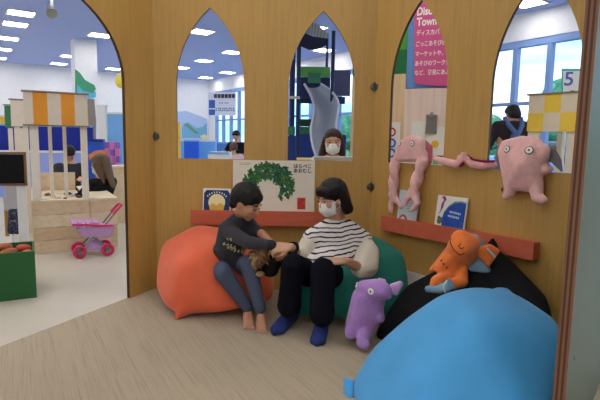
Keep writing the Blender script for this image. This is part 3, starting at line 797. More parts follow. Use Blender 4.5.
lp_ += chain([hip1, kn1, kn1.lerp(an1, .5), an1], [.072, .058, .047, .037]) + chain([hip2, kn2, kn2.lerp(an2, .5), an2], [.072, .056, .047, .037])
blob('leggings', lp_, lg, boy, .006, 4)
# yellowish lettering-like print, too small to read in the photo
pc = mat('pale_yellow_print', (214, 204, 150), .8)
g = MB(); random.seed(5)
for (x0, y0, n) in ((227.5, 239, 2), (224, 243.5, 4), (228, 247.5, 5)):
    for k in range(n):
        q, nn = surf(sw, x0 + k * 3.4, y0 + k * (1.2 if n > 2 else .6)); M = face_M(q + nn * .001, nn)
        b2 = MB(M); 
        sgn = (k + n) % 3
        b2.box((-.005, 0, 0), (.004, .003, .019)).box((0, 0, (.008, -.008, 0)[sgn]), (.014, .003, .004)).box((.003, 0, -.002), (.004, .003, .013))
        me = bpy.data.meshes.new('t'); b2.bm.to_mesh(me); b2.bm.free(); g.bm.from_mesh(me); bpy.data.meshes.remove(me)
g.build('chest_print', pc, sw)

# ---- woman in the striped top
hM2 = face_M(P(331.5, 198.5, 2.98), (-.80, -.58, -.24), s=.222)
nk = P(338, 221, 3.04); s1 = P(311, 236, 3.02); s2 = P(364, 238, 3.06)
h1 = P(318, 279, 3.10); h2 = P(338, 279, 3.08); k1 = P(293, 265, 2.74); k2 = P(323, 271, 2.70)
a1 = P(289, 306, 2.80); a2 = P(322, 314, 2.66)
e1 = P(302, 258, 2.98); w1 = P(291, 247, 2.84); e2 = P(365, 270, 2.92); w2 = P(345, 261, 2.74)
mum = root('person', V((h2.x, 3.0, 0)), 'woman in white mask, navy-striped top, black trousers and blue socks on the teal bean bag', 'person')
hips = P(332, 276, 3.10); chest = P(337, 246, 3.06)
body = T(hM2, head_prims()) + [K(nk, hM2 @ V((0, -.10, -.3)), .045, .05), H(E(nk, .05), E(s1 + V((.015, 0, -.035)), .036), E(s2 + V((-.015, 0, -.035)), .036), E(chest, (.13, .09, .06))), H(E(chest, (.13, .09, .06)), E(hips, (.15, .10, .07)))]
body += chain([s1 + V((.01, 0, -.035)), e1, w1], [.036, .036, .024]) + chain([s2 + V((-.01, 0, -.035)), e2, w2], [.036, .038, .025])
body += chain([h1, k1, a1], [.08, .055, .034]) + chain([h2, k2, a2], [.08, .055, .034])
body += hand(w1, (-.75, -.15, .0), (-.1, .5, -.7), .16, .7, 1) + hand(w2, (-.95, -.12, .0), (0, .25, -1), .16, .35, -1)
blob('body', body, skin, mum, .0055, 3, floor=.03)
face_bits(hM2, mum, mouth=False)
mask_on(hM2, mum)
blob('hair', T(hM2, [H(E((0, -.09, .19), (.40, .44, .38)), E((0, -.28, -.05), (.34, .26, .2))), H(E((0, .20, .30), (.30, .20, .12)), E((.2, .24, .18), (.10, .10, .08)), E((-.2, .24, .18), (.10, .10, .08))),
    H(E((.33, -.14, .1), (.09, .16, .2)), E((.34, -.16, -.34), (.09, .13, .14)), E((.31, -.3, -.36), (.1, .16, .14))), H(E((-.33, -.14, .1), (.09, .16, .2)), E((-.34, -.16, -.34), (.09, .13, .14)), E((-.31, -.3, -.36), (.1, .16, .14))),
    H(E((.28, -.3, -.34), (.12, .16, .16)), E((-.28, -.3, -.34), (.12, .16, .16)), E((0, -.36, .1), (.3, .16, .2)))]), hairm, mum, .006, 4)
stripe = mat('navy_striped_cotton', (236, 230, 222), .9, 'stripes', per=.027, duty=.30, c2=(38, 38, 62), wob=.05, tilt=-.10)
tp = [H(E(nk + V((0, 0, -.004)), (.098, .078, .024)), E(s1 + V((.0, 0, -.012)), .056), E(s2 + V((.0, 0, -.012)), .056), E(chest, (.16, .12, .06))),
      H(E(chest, (.165, .125, .06)), E(P(322, 266, 2.92), (.12, .08, .04)), E(hips, (.18, .13, .07)), E(P(308, 268, 2.90), (.06, .06, .04)))]
tpo = blob('striped_top', tp, stripe, mum, .008, 4)
blob('sleeve', chain([s1 + V((.0, 0, -.035)), e1.lerp(s1, .2), w1.lerp(e1, .65)], [.062, .062, .048]), cream, mum, .007, 4)
blob('sleeve', [H(E(s2 + V((0, 0, -.04)), .062), E(s2.lerp(e2, .5) + V((.02, 0, 0)), .075)), H(E(s2.lerp(e2, .5) + V((.02, 0, 0)), .075), E(e2 + V((.01, 0, .02)), .072), E(e2.lerp(w2, .25) + V((0, 0, -.005)), .06))], cream, mum, .007, 4)
tr = mat('black_trousers', (17, 18, 28), .95, 'fabric', spec=.1)
kk1 = P(300, 266, 2.76)
pp = [H(E(hips + V((0, 0, -.02)), (.17, .12, .08)), E(h1, .09), E(h2, .09))]
pp += chain([h1, k1, k1.lerp(a1, .5), a1], [.092, .070, .066, .072]) + chain([h2, k2, k2.lerp(a2, .5), a2], [.092, .076, .070, .074])
blob('trousers', pp, tr, mum, .008, 4)
sock = mat('blue_sock', (42, 54, 112), .95, 'fabric')
for (x0, y0, x1, y1, an) in ((293, 318, 275, 330, a1), (322, 331, 317, 340.5, a2)):
    hl = G(x0, y0 - 2, .045); to = G(x1, y1, .03)
    blob('sock', foot_prims(hl, to, .046) + [K(an, hl + V((0, 0, .03)), .044, .042)], sock, mum, .006, 4, floor=.001)
MB().torus(w1.lerp(e1, .12), .034, .010, (w1 - e1).to_track_quat('Z', 'Y').to_matrix()).build('wristband', black, mum, smooth=True)

# ---- brown plush puppet between them
pt = root('puppet', P(262, 275, 2.95), 'furry brown and black hand puppet held between the boy and the woman', 'puppet')
fur = mat('brown_fur', (150, 116, 80), .95, 'mottle', fs=28, c2=(70, 48, 32), c3=(186, 152, 108))
pr = [H(E(P(259, 258, 2.92), (.045, .05, .06)), E(P(262, 250, 2.94), (.045, .04, .03)), E(P(256, 264, 2.9), .035))]
random.seed(11)
c0 = P(259, 257, 2.92)
for k in range(46):
    a, b = random.uniform(0, 2 * PI), random.uniform(-.9, 1.2); d = V((math.cos(a) * math.cos(b), math.sin(a) * math.cos(b), math.sin(b)))
    p0 = c0 + V((d.x * .05, d.y * .05, d.z * .065)); pr.append(K(p0, p0 + d * .022 + V((0, 0, -.018)), .010, .004))
blob('fur_head', pr, fur, pt, .0045, 1)
blob('black_body', [H(E(P(274, 262, 2.96), (.05, .05, .05)), E(P(270, 272, 2.96), (.05, .05, .03)), E(P(278, 254, 2.93), .03), E(P(264, 268, 2.98), .04))], black, pt, .007, 4)
blob('muzzle', [E(P(260, 274, 2.88), (.03, .03, .02))], mat('tan_fur', (150, 124, 88), .95, 'plush'), pt, .006, 2)

# ------------------------------------------------------------------ play market seen through the arch
sx = V((.85, .52, 0)).normalized()
def planks_front(M, w, h, n, y, name, parent, mats):
    g = MB(M)
    for k in range(n):
        g.mi = k % len(mats); hh = h / n; g.box((w / 2, y, hh * (k + .5)), (w, .015, hh - .004), bev=.0015)
    return g.build(name, mats, parent)
pw2 = mat('pale_pine_b', (214, 188, 150), .55, 'wood', scale=(1.2, 9, 9)); pw3 = mat('pale_pine_c', (230, 212, 182), .55, 'wood', scale=(1.2, 9, 9))
creamw = mat('cream_awning', (224, 214, 200), .8, 'speckle')
orangew = mat('orange_awning', (236, 160, 60), .8, 'speckle')
postw = mat('off_white_post', (234, 228, 218), .6, 'speckle')
q0 = G(35, 254, FL); q1 = G(118, 247, FL)
MS = frame_M(q0, q1 - q0); SW = (q1 - q0).length; SH = .50
st_ = root('market_stall', q0 + V((.4, .4, 0)), 'wooden play market stall with an orange and cream striped awning, behind the doll pram', 'play stall')
planks_front(MS, SW * .66, SH, 4, 0, 'front_planks', st_, [palewood, pw2, pw3])
planks_front(MS @ Matrix.Translation((SW * .665, 0, 0)), SW * .335, SH, 4, 0, 'front_planks', st_, [pw3, palewood])
MB(MS).box((SW - .01, .75, SH / 2), (.018, 1.5, SH)).build('side_panel', pw3, st_)
MB(MS).box((.0, .75, SH / 2), (.018, 1.5, SH)).build('side_panel', pw3, st_)
MB(MS).box((SW / 2, .02, SH + .008), (SW + .02, .07, .018)).box((SW * .83, .72, SH + .008), (SW * .36, 1.46, .018)).box((.03, .72, SH + .008), (.07, 1.46, .018)).build('counter_top', pw3, st_)
MB(MS).box((SW * .33, .72, SH - .035), (SW * .62, 1.4, .012)).build('tray', palewood, st_)
MB(MS).box((SW * .33, 1.46, SH + .02), (SW * .62, .02, .34)).build('back_panel', palewood, st_)
aw0 = P(22, 126, MS.translation.y - .02); 
AX0, AX1 = -.035, .512
for x_ in (AX0 + .075, AX1 - .04):
    MB(MS).box((x_, .03, .62), (.06 if x_ > .3 else .075, .04, 1.26)).build('post', postw, st_)
for x_ in (.195, .335): MB(MS).box((x_, .62, .62), (.035, .035, 1.26)).build('post', postw, st_)
g = MB(MS); wds = [0, .14, .36, .57, .79, 1.0]; ww = AX1 - AX0
for k in range(5):
    g.mi = k % 2; g.box((AX0 + ww * (wds[k] + wds[k + 1]) / 2, .0, 1.385), (ww * (wds[k + 1] - wds[k]), .03, .30))
aw = g.build('awning_front', [creamw, orangew], st_)
MB(MS).box(((AX0 + AX1) / 2, .0, 1.545), (ww + .03, .05, .014)).box(((AX0 + AX1) / 2, .0, 1.232), (ww + .03, .05, .014)).build('awning_rail', mat('grey_brown_rail', (140, 122, 104), .6), st_)
MB(MS).box(((AX0 + AX1) / 2, .33, 1.25), (ww, .64, .02)).build('awning_roof', creamw, st_)
# toy groceries in the tray
random.seed(21)
gro = mat('dark_toy', (92, 84, 76), .6); grp = 'toy groceries in the stall tray'
for k in range(8):
    c = MS @ V((.10 + .05 * k, .35 + .5 * ((k * 7) % 4) / 3, SH - .028))
    g = MB(Matrix.Translation(c) @ Matrix.Rotation(k * 1.3, 4, 'Z'))
    g.ball((0, 0, .012), (.035, .018, .018)).ball((.025, .005, .018), (.018, .014, .014))
    tag(g.build('toy_food', gro if k % 3 else white, None, smooth=True), 'small dark toy food piece in the tray of the striped stall', 'toy food', grp)
# two more stalls behind
def stall2(px0, px1, pyt, Y, aw, label):
    a = P(px0, pyt, Y); b = P(px1, pyt, Y); ztop = a.z; w = (b - a).length
    M = frame_M(V((a.x, a.y, FL)), (.85, .52, 0)); w = w * .95
    t = root('market_stall', M @ V((w / 2, .2, 0)), label, 'play stall')
    MB(M).box((w / 2, 0, ztop - .15), (w, .03, .29)).build('awning_front', aw, t)
    MB(M).box((w / 2, 0, ztop + .006), (w + .03, .05, .014)).build('awning_rail', mat('grey_brown_rail', (140, 122, 104), .6), t)
    for x_ in (.06, w - .03):
        for y_ in (.02, .5): MB(M).box((x_, y_, (ztop - .3) / 2), (.05, .04, ztop - .3)).build('post', creamw, t)
    MB(M).box((w / 2, .3, .47), (w, .6, .03)).build('counter_top', pw3, t)
    planks_front(M, w, .45, 4, .02, 'front_planks', t, [palewood, pw2])
stall2(10, 26, 99, 5.6, creamw, 'play stall with a plain cream awning, second from the front')
stall2(4, 20, 104.5, 6.6, mat('green_awning', (66, 124, 88), .8, 'speckle'), 'play stall with a green awning, farthest at the left')
# black board on a stand
bc = P(2, 168, 4.0)
Mb = frame_M(V((bc.x, bc.y, FL)), (.9, .3, 0))
t = root('menu_board', V((bc.x, bc.y, FL)), 'blank black board in a wooden frame on a white post, at the left edge', 'board')
z0, z1 = P(6, 184, 4.0).z, P(6, 152, 4.0).z
MB(Mb).box((0, 0, (z0 + z1) / 2), (.33, .012, z1 - z0 - .02)).build('board', black, t)
g = MB(Mb)
for z in (z0, z1): g.box((0, 0, z), (.36, .022, .016))
for x in (-.17, .17): g.box((x, 0, (z0 + z1) / 2), (.016, .022, z1 - z0))
g.build('frame', mat('brown_frame', (122, 92, 66), .6), t)
MB(Mb).box((.13, .02, (z0) / 2), (.07, .03, z0)).build('post', white, t)
MB(Mb).box((-.15, .02, (z0) / 2), (.07, .03, z0)).build('post', white, t)
MB(Mb).box((0, .02, .02), (.36, .22, .025)).build('foot', white, t)
# hanging cloth
c = P(13, 205, 4.45)
t = root('apron', c, 'grey and dark floral apron hanging beside the white post, under the black board', 'apron')
z0, z1 = P(13, 231, 4.45).z, P(13, 186, 4.45).z
Mc = frame_M(V((c.x, c.y, 0)), (1, .2, 0))
blob('bib', [H(E(Mc @ V((-.05, 0, z1)), .012), E(Mc @ V((.04, 0, z1)), .012), E(Mc @ V((-.06, 0, (z0 + z1) / 2)), .02), E(Mc @ V((.055, 0, (z0 + z1) / 2)), .02))], mat('grey_cloth', (178, 176, 182), .9, 'fabric'), t, .01, 3)
blob('skirt', [H(E(Mc @ V((-.02, 0, (z0 + z1) / 2)), .02), E(Mc @ V((.055, 0, (z0 + z1) / 2)), .02), E(Mc @ V((-.03, 0, z0)), .03), E(Mc @ V((.06, 0, z0)), .03))], mat('dark_floral', (50, 56, 84), .9, 'mottle', fs=60, c2=(28, 30, 52), c3=(150, 150, 168)), t, .01, 3)
MB(Mc).box((-.07, .03, (z0 + z1) / 2 - .08), (.03, .02, .36)).build('stick', mat('mustard_wood', (168, 132, 62), .6), t)
MB(Mc).box((-.02, .03, (z1 + FL) / 2), (.02, .02, z1 - FL)).build('pole', white, t)
# green crate with toy food
c1 = G(37, 297.5, FL); c0_ = G(0, 302, FL)
Mg = frame_M(c1, (c1 - c0_)); CH = .335
t = root('crate', c1 + V((-.4, .1, 0)), 'dark green open crate full of toy potatoes and carrots, at the left edge', 'crate')
cg = mat('crate_green', (40, 98, 52), .5, 'speckle')
MB(Mg).box((-.42, .008, CH / 2), (.84, .016, CH), bev=.002).build('front_panel', cg, t)
MB(Mg).box((-.42, .37, CH / 2), (.84, .016, CH), bev=.002).build('back_panel', cg, t)
for x_ in (-.008, -.832): MB(Mg).box((x_, .19, CH / 2), (.016, .36, CH), bev=.002).build('side_panel', cg, t)
MB(Mg).box((-.42, .19, .19), (.82, .35, .012)).build('bottom', cg, t)
tf = [mat('toy_potato', (206, 130, 84), .6, 'plush'), mat('toy_carrot', (228, 118, 56), .6, 'plush'), mat('toy_radish', (186, 84, 64), .6, 'plush'), mat('toy_bread', (172, 104, 70), .6, 'plush')]
nm = ['toy_potato', 'toy_carrot', 'toy_radish', 'toy_bread']
random.seed(9)
for r_ in range(3):
    for k in range(7):
        kk = (k * 3 + r_ * 2) % 4
        c = Mg @ V((-.05 - .10 * k - .02 * r_ , .07 + .10 * r_, .305 + .022 * ((k + r_) % 2)))
        g = MB(Matrix.Translation(c) @ Matrix.Rotation(random.uniform(0, 3), 4, 'Z'))
        if kk == 1: g.cyl((-.05, 0, 0), (.05, 0, 0), .027, .012, 12).ball((-.05, 0, 0), (.014, .027, .027))
        else: g.ball((0, 0, 0), (.052, .032, .029))
        tag(g.build(nm[kk], tf[kk], None, smooth=True), {0: 'tan toy potato among the toy food in the green crate', 1: 'orange toy carrot among the toy food in the green crate', 2: 'red-brown toy radish among the toy food in the green crate', 3: 'brown toy roll among the toy food in the green crate'}[kk], 'toy food', nm[kk].replace('_', ' ') + ' pieces in the green crate')
# doll pram
w0 = G(80, 258.5, FL); wd = (G(108, 256, FL) - w0); wd.z = 0
Mp = frame_M(w0, wd); BL = wd.length; DY = .20
t = root('doll_pram', w0 + wd * .5 + V((0, .1, 0)), 'lilac toy pram with pink wheels and pink handle in front of the wooden stall', 'toy pram')
lilf = mat('lilac_print_cloth', (206, 168, 214), .8, 'mottle', fs=38, c2=(150, 70, 150), c3=(228, 214, 236))
hot = mat('hot_pink_plastic', (214, 52, 104), .4)
rw = .062
for x_ in (.0, BL):
    for y_ in (0, DY):
        wM = Mp.to_3x3() @ Matrix.Rotation(PI / 2, 3, 'X')
        c = Mp @ V((x_, y_, rw))
        wh = MB().torus(c, rw - .016, .016, wM).build('wheel', hot, t, smooth=True)
        g = MB(Mp @ Matrix.Translation((x_, y_, rw))); g.cyl((0, -.012, 0), (0, .012, 0), .018)
        for a in range(5): g.cyl((0, 0, 0), (.044 * math.cos(a * 1.2566), 0, .044 * math.sin(a * 1.2566)), .005)
        g.build('hub', mat('grey_plastic', (120, 116, 124), .5), wh, smooth=True)
g = MB(Mp)
for y_ in (.02, DY - .02):
    g.cyl((0, y_, rw), (BL * .95, y_, .30), .007).cyl((BL, y_, rw), (.02, y_, .30), .007).cyl((BL * .82, y_, .26), (BL + .12, y_, .465), .008)
g.cyl((0, 0, rw), (0, DY, rw), .006).cyl((BL, 0, rw), (BL, DY, rw), .006)
g.build('frame', mat('grey_tube', (130, 126, 136), .4, metal=.5), t, smooth=True)
MB(Mp).tube([(BL + .06, .02, .40), (BL + .12, .02, .465), (BL + .14, .03, .48), (BL + .14, DY - .03, .48), (BL + .12, DY - .02, .465), (BL + .06, DY - .02, .40)], .012, 8).build('handle', hot, t, smooth=True)
blob('basket', T(Mp, [H(E((-.01, .02, .29), .02), E((BL + .05, .02, .27), .02), E((-.01, DY - .02, .29), .02), E((BL + .05, DY - .02, .27), .02), E((.05, .03, .21), .02), E((BL + .02, .03, .19), .02), E((.05, DY - .03, .21), .02), E((BL + .02, DY - .03, .19), .02))]), mat('lilac_cloth', (200, 160, 214), .8, 'fabric', fs=60), t, .008, 3)
blob('hood', T(Mp, [H(E((-.05, .0, .33), .016), E((.17, .0, .32), .016), E((-.05, DY, .33), .016), E((.17, DY, .32), .016), E((-.03, .0, .29), .012), E((-.03, DY, .29), .012))]), lilf, t, .008, 2)
blob('lower_basket', T(Mp, [H(E((.09, .04, .08), .02), E((BL - .06, .04, .08), .02), E((.09, DY - .04, .08), .02), E((BL - .06, DY - .04, .08), .02), E((.10, .04, .14), .01), E((BL - .08, DY - .04, .14), .01))]), mat('lilac_cloth', (200, 160, 214), .8), t, .008, 2)
blob('pink_trim', T(Mp, chain([(-.05, -.015, .325), (.08, -.02, .318), (.19, -.01, .30), (BL + .05, -.01, .295)], [.010] * 4)), hot, t, .005, 1)

# ---- people at the stall
def seated_far(base, hx, hy, Y, s, face, label, top, hairM, long=False, fringe=True, h_drop=.5, name='person', lean_=V((0, 0, 0)), skinm=skin):
    M = face_M(P(hx, hy, Y), face, s=s); hd = P(hx, hy, Y); fwd = V((face[0], face[1], 0)).normalized(); sd = fwd.cross(V((0, 0, 1)))
    k = s / .235
    nk = hd + V((0, 0, -.145 * k)) - fwd * .03 * k; ch = nk + V((0, 0, -.2 * k)) + lean_ * .4; hp = nk + V((0, 0, -.48 * k)) + lean_
    sl, sr = nk + sd * .17 * k + V((0, 0, -.05 * k)), nk - sd * .17 * k + V((0, 0, -.05 * k))
    zf = FL
    t = root(name, V((hp.x, hp.y, zf)), label, 'person')
    knl, knr = hp + sd * .1 * k + fwd * .38 * k, hp - sd * .1 * k + fwd * .38 * k
    for q in (knl, knr): q.z = max(hp.z, zf + .12)
    al = V((knl.x, knl.y, zf + .06)) - fwd * .05; ar = V((knr.x, knr.y, zf + .06)) - fwd * .05
    wl, wr = ch + sd * .12 * k + fwd * .32 * k, ch - sd * .12 * k + fwd * .32 * k
    el, er = ch + sd * .22 * k + fwd * .08 * k, ch - sd * .22 * k + fwd * .08 * k
    b = T(M, head_prims()) + [K(nk, M @ V((0, -.1, -.3)), .045 * k), H(E(nk, .05 * k), E(sl, .045 * k), E(sr, .045 * k), E(hp, .1 * k))]
    b += chain([sl, el, wl], [.045 * k, .035 * k, .025 * k]) + chain([sr, er, wr], [.045 * k, .035 * k, .025 * k])
    b += chain([hp + sd * .08 * k, knl, al], [.07 * k, .05 * k, .035 * k]) + chain([hp - sd * .08 * k, knr, ar], [.07 * k, .05 * k, .035 * k])
    b += hand(wl, fwd, (0, 0, -1), .16 * k, .4, 1) + hand(wr, fwd, (0, 0, -1), .16 * k, .4, -1)
    b += foot_prims(al + V((0, 0, -.02)), al + fwd * .2 * k + V((0, 0, -.03)), .035 * k) + foot_prims(ar + V((0, 0, -.02)), ar + fwd * .2 * k + V((0, 0, -.03)), .035 * k)
    blob('body', b, skinm, t, .010, 2, floor=zf + .001)
    sh = [H(E(nk + V((0, 0, -.04 * k)), .065 * k), E(sl, .06 * k), E(sr, .06 * k), E(ch, (.15 * k, .12 * k, .1 * k))), H(E(ch, (.15 * k, .12 * k, .1 * k)), E(hp, (.15 * k, .13 * k, .1 * k)))]
    sh += chain([sl, el, wl.lerp(el, .15)], [.06 * k, .05 * k, .038 * k]) + chain([sr, er, wr.lerp(er, .15)], [.06 * k, .05 * k, .038 * k])
    blob('shirt', sh, top, t, .012, 3, floor=zf + .001)
    blob('trousers', [K(hp, hp, .12 * k)] + chain([hp + sd * .08 * k, knl, al], [.10 * k, .07 * k, .05 * k]) + chain([hp - sd * .08 * k, knr, ar], [.10 * k, .07 * k, .05 * k]), mat('dark_trousers', (40, 42, 54), .9), t, .012, 2, floor=zf + .001)
    hr = [H(E((0, -.10, .20), (.38, .42, .35)), E((0, -.28, -.05), (.34, .26, .2))), H(E((0, .16, .33), (.27, .18, .12)), E((.24, .12, .22), (.08, .1, .10)), E((-.24, .12, .22), (.08, .1, .10)))]
    if not fringe: hr = [H(E((0, -.085, .222), (.375, .405, .325)), E((0, -.28, -.05), (.34, .26, .2)))]
    if long: hr += [H(E((.32, -.08, .0), (.12, .22, .2)), E((.30, -.16, -.75), (.08, .12, .2))), H(E((-.32, -.08, .0), (.12, .22, .2)), E((-.30, -.16, -.75), (.08, .12, .2))), H(E((0, -.36, .0), (.34, .16, .2)), E((0, -.40, -.95), (.22, .10, .3)))]
    blob('hair', T(M, hr), hairM, t, .009, 3)
    return t, M
ashb = mat('ash_brown_hair', (104, 84, 66), .6, 'fabric', fs=90)
t, M = seated_far(None, 99.5, 165, 5.75, .25, (-1, .25, -.3), 'woman with long ash-brown hair and black top kneeling behind the stall', black, ashb, True, lean_=V((-.12, .0, 0)))
mask_on(M, t); face_bits(M, t, mouth=False)
t, M = seated_far(None, 69.5, 154, 6.9, .22, (.3, -.6, -1.0), 'dark-haired person in dark grey bent over the stall tray', mat('dark_grey_top', (52, 54, 66), .9, 'fabric'), hairm)
face_bits(M, t, closed=True)

# ---- things farther back in the play hall
def upright(name, x0, x1, ytop, ybot, Y, th, mt, label, cat, dirv=None, to_floor=True, group=None, kind=None):
    a = P(x0, (ytop + ybot) / 2, Y); b = P(x1, (ytop + ybot) / 2, Y); zt = P((x0 + x1) / 2, ytop, Y).z; zb = FL if to_floor else P((x0 + x1) / 2, ybot, Y).z
    d = V((b.x - a.x, 0, 0)) if dirv is None else dirv * (b.x - a.x) / dirv.x
    M = frame_M(V((a.x, a.y, 0)), d); w = d.length
    g = MB(M).box((w / 2, th / 2, (zt + zb) / 2), (w, th, zt - zb), bev=min(.01, th * .2))
    return g, M, w, zb, zt
# column with painted hill
u2 = -u_
ct = P(75, 60, 12.2); cr = P(97, 60, 12.2)
cw = (W(97, 60, ct, ct + u2) - ct).length
Mk = frame_M(V((ct.x, ct.y, 0)), u2)
colo = tag(MB(Mk).box((cw / 2, cw / 2, (CZ + FL) / 2), (cw, cw, CZ - FL)).build('column', wallm), kind='structure')
def shape_on(M, pts_px, Y, yoff, mt, name, label, cat, parent=None, th=.01, group=None):
    """cut-out board: photo outline laid on the vertical plane y=yoff of frame M"""
    o = M @ V((0, yoff, 0)); o2 = M @ V((1, yoff, 0)); Mi = M.inverted()
    pts = [Mi @ W(x, y, o, o2) for x, y in pts_px]
    g = MB(M).prism([(p.x, p.z) for p in pts], yoff, yoff - th)
    ob = g.build(name, mt, parent)
    if label: tag(ob, label, cat, group)
    return ob
mt_ = root('wall_decal', Mk @ V((.3, -.02, 1.5)), 'painted hill cut-out in green and light blue on the white column', 'wall decoration')
shape_on(Mk, [(75, 69), (80, 73), (85, 80), (94, 85), (96, 89), (93, 93), (84, 91), (77, 84), (77, 93), (75, 94)], 0, -.004, teal2, 'green_hill', None, None, mt_)
shape_on(Mk, [(77, 84), (80, 81), (86, 86), (92, 90), (96, 92), (96, 97), (90, 99), (76, 99), (77, 92)], 0, -.001, mat('pond_blue', (104, 188, 222), .6), 'blue_pond', None, None, mt_, .004)
shape_on(Mk, [(86, 99), (94, 99), (96, 120), (96, 141), (90, 141), (88, 120)], 0, -.004, mat('trunk_grey', (142, 130, 124), .7), 'trunk', None, None, mt_)
# balloon
c = P(121, 81, 7.5); t = root('balloon', c, 'yellow round balloon-like lamp at the rim of the big arch', 'decoration')
MB().ball(c, (.085, .085, .11), seg=20).build('ball', mat('yellow_ball', (244, 226, 92), .4), t, smooth=True)
MB().cyl(c + V((0, 0, .1)), V((c.x, c.y, CZ)), .004).build('cord', white, t)
# spotlight
c = P(52, 10, 6.6); t = root('ceiling_spotlight', V((c.x, c.y, CZ)), 'white track spotlight hanging at the top of the big arch', 'spotlight')
MB().cyl(V((c.x, c.y, CZ)), V((c.x, c.y, c.z)), .02).build('stem', white, t)
MB().cyl(c + V((-.05, .05, .05)), c + V((.03, -.06, -.06)), .05, .07, 18).build('lamp_head', steel, t, smooth=True)
MB().box((c.x, c.y, CZ - .015), (.5, .04, .03)).build('track', white, t)
# blue partitions and play blocks
def simple(name, label, cat, mt, *a, extra=None, **k):
    g, M, w, zb, zt = upright(name, *a, mt, label, cat, **k)
    t = root(name, M @ V((w / 2, 0, zb)), label, cat)
    g.build('panel', mt, t)
    e = MB(M); e.box((w / 2, -.004, zt - .02), (w, th_ := .012, .04)) if extra else None
    if extra: e.build('top_rail', extra, t)
    else: e.bm.free()
    return t, M, w, zb, zt
simple('blue_partition', 'deep blue padded partition behind the striped stall', 'partition', dblue, -8, 82, 124, 200, 9.2, .12, dirv=V((.95, .3, 0)), extra=lblue)
simple('lilac_bench', 'pale lilac-blue low wall in front of the deep blue partition', 'low wall', mat('pale_lilac_blue', (150, 166, 226), .6), -8, 84, 151, 200, 8.9, .2, dirv=V((.95, .3, 0)), extra=white)
simple('yellow_partition', 'yellow panel behind the green-awning stall at the left edge', 'partition', yellow, -6, 6, 115, 200, 9.6, .1, extra=white)
simple('blue_screen', 'bright blue square panel behind the long-haired woman', 'partition', blue, 87, 104, 139, 205, 7.6, .08, extra=dblue)
simple('glass_booth', 'pale blue booth wall beside the rim of the big arch', 'booth', lblue, 105, 128, 112, 200, 9.0, .1, extra=white)
g, M, w, zb, zt = upright('', 99, 106, 106, 200, 8.6, .1, white, '', '')
t = root('white_post', M.translation, 'slim white post left of the pale blue booth', 'post'); g.build('post', white, t); MB(M).box((w / 2, .05, zt + .01), (w + .04, .14, .02)).build('cap', white, t)
# pink block tower
c = P(112, 158, 7.0); t = root('block_tower', V((c.x, c.y, FL)), 'pink and purple toy tower beyond the stall, near the arch rim', 'toy tower')
zt = P(112, 142, 7.0).z; zb = P(112, 170, 7.0).z
pk = [mat('tower_pink', (226, 120, 190), .5), mat('tower_purple', (146, 92, 190), .5)]
MB().box((c.x, c.y, (zb + FL) / 2), (.34, .3, zb - FL)).build('base', palewood, t)
for k in range(3):
    for j in range(4): MB().box((c.x - .045 + .065 * k - .02, c.y + .03 * k, zb + (zt - zb) / 4 * (j + .5)), (.05, .06, (zt - zb) / 4 - .006), bev=.004).build('block', pk[(j + k) % 2], t)
c = P(101, 154, 6.9); t = root('orange_slide_toy', V((c.x, c.y, FL)), 'orange curved play panel above the long-haired woman', 'play panel')
Mo = frame_M(V((c.x, c.y, 0)), (1, 0, 0))
shape_on(Mo, [(90, 155), (96, 151), (101, 150), (108, 151), (106, 157), (103, 163), (97, 161), (91, 160)], 0, 0, mat('orange_panel', (226, 130, 88), .6), 'panel', None, None, t, .05)
MB().box((c.x, c.y + .02, .4), (.04, .04, .8)).build('post', palewood, t)
g, M, w, zb, zt = upright('', 114, 130, 168, 230, 6.4, .4, palewood, '', '', dirv=V((.85, .52, 0)))
t = root('wooden_box_seat', M @ V((w / 2, .2, FL)), 'pale wooden box seat beyond the pram, at the rim of the arch', 'box seat'); g.build('box', palewood, t); MB(M).box((w / 2, .2, zt + .01), (w + .02, .42, .02)).build('lid', pw3, t)

# ---- seen through the left pointed window
t = root('wall_decal', UV(2, .02, 1.5), 'pale mural cut-outs of hills and animals on the far wall, left window', 'wall decoration')
Mw = frame_M(UV(LU, 0), -u_)
Mw = Mw @ Matrix.Translation((0, -.02, 0))
shape_on(Mw, [(176, 112), (186, 111), (200, 116), (207, 119), (207, 140), (176, 140)], 0, 0, mat('haze_blue', (176, 196, 232), .7), 'pale_field', None, None, t, .006)
shape_on(Mw, [(182, 126), (188, 122), (196, 128), (203, 127), (207, 122), (207, 138), (182, 138)], 0, -.008, mat('hill_blue', (120, 178, 214), .7), 'blue_hill', None, None, t, .006)
shape_on(Mw, [(183, 124), (187, 123), (195, 130), (199, 133), (196, 134), (188, 128)], 0, -.016, mat('sage_patch', (110, 156, 130), .7), 'green_branch', None, None, t, .006)
shape_on(Mw, [(200, 136), (205, 134), (208, 138), (203, 140)], 0, -.024, mat('cream_patch', (226, 222, 180), .7), 'cream_patch', None, None, t, .006)
simple('light_blue_counter', 'long pale blue counter seen low in the left pointed window', 'counter', mat('aqua_blue', (112, 178, 244), .5), 172, 215, 140, 200, 14.0, .3, dirv=V((.98, .1, 0)), extra=white)
simple('blue_cube', 'saturated blue block in front of the pale blue counter, left window', 'play block', mat('strong_blue', (40, 96, 226), .5), 184, 198, 140, 156, 13.6, .25, dirv=V((.98, .1, 0)), extra=lblue)
simple('yellow_post', 'thin yellow panel edge at the left side of the left pointed window', 'post', yellow, 175, 180, 122, 200, 12, .1, extra=yellow)
simple('blue_bench', 'rounded blue bench in front of the windows, left pointed window', 'bench', mat('mid_blue', (74, 128, 216), .5), 217, 246, 142, 200, 12.6, .4, dirv=V((.9, -.4, 0)), extra=lblue)
simple('white_table', 'white table low in the left pointed window', 'table', white, 208, 229, 152, 200, 8.6, .4, extra=lblue)
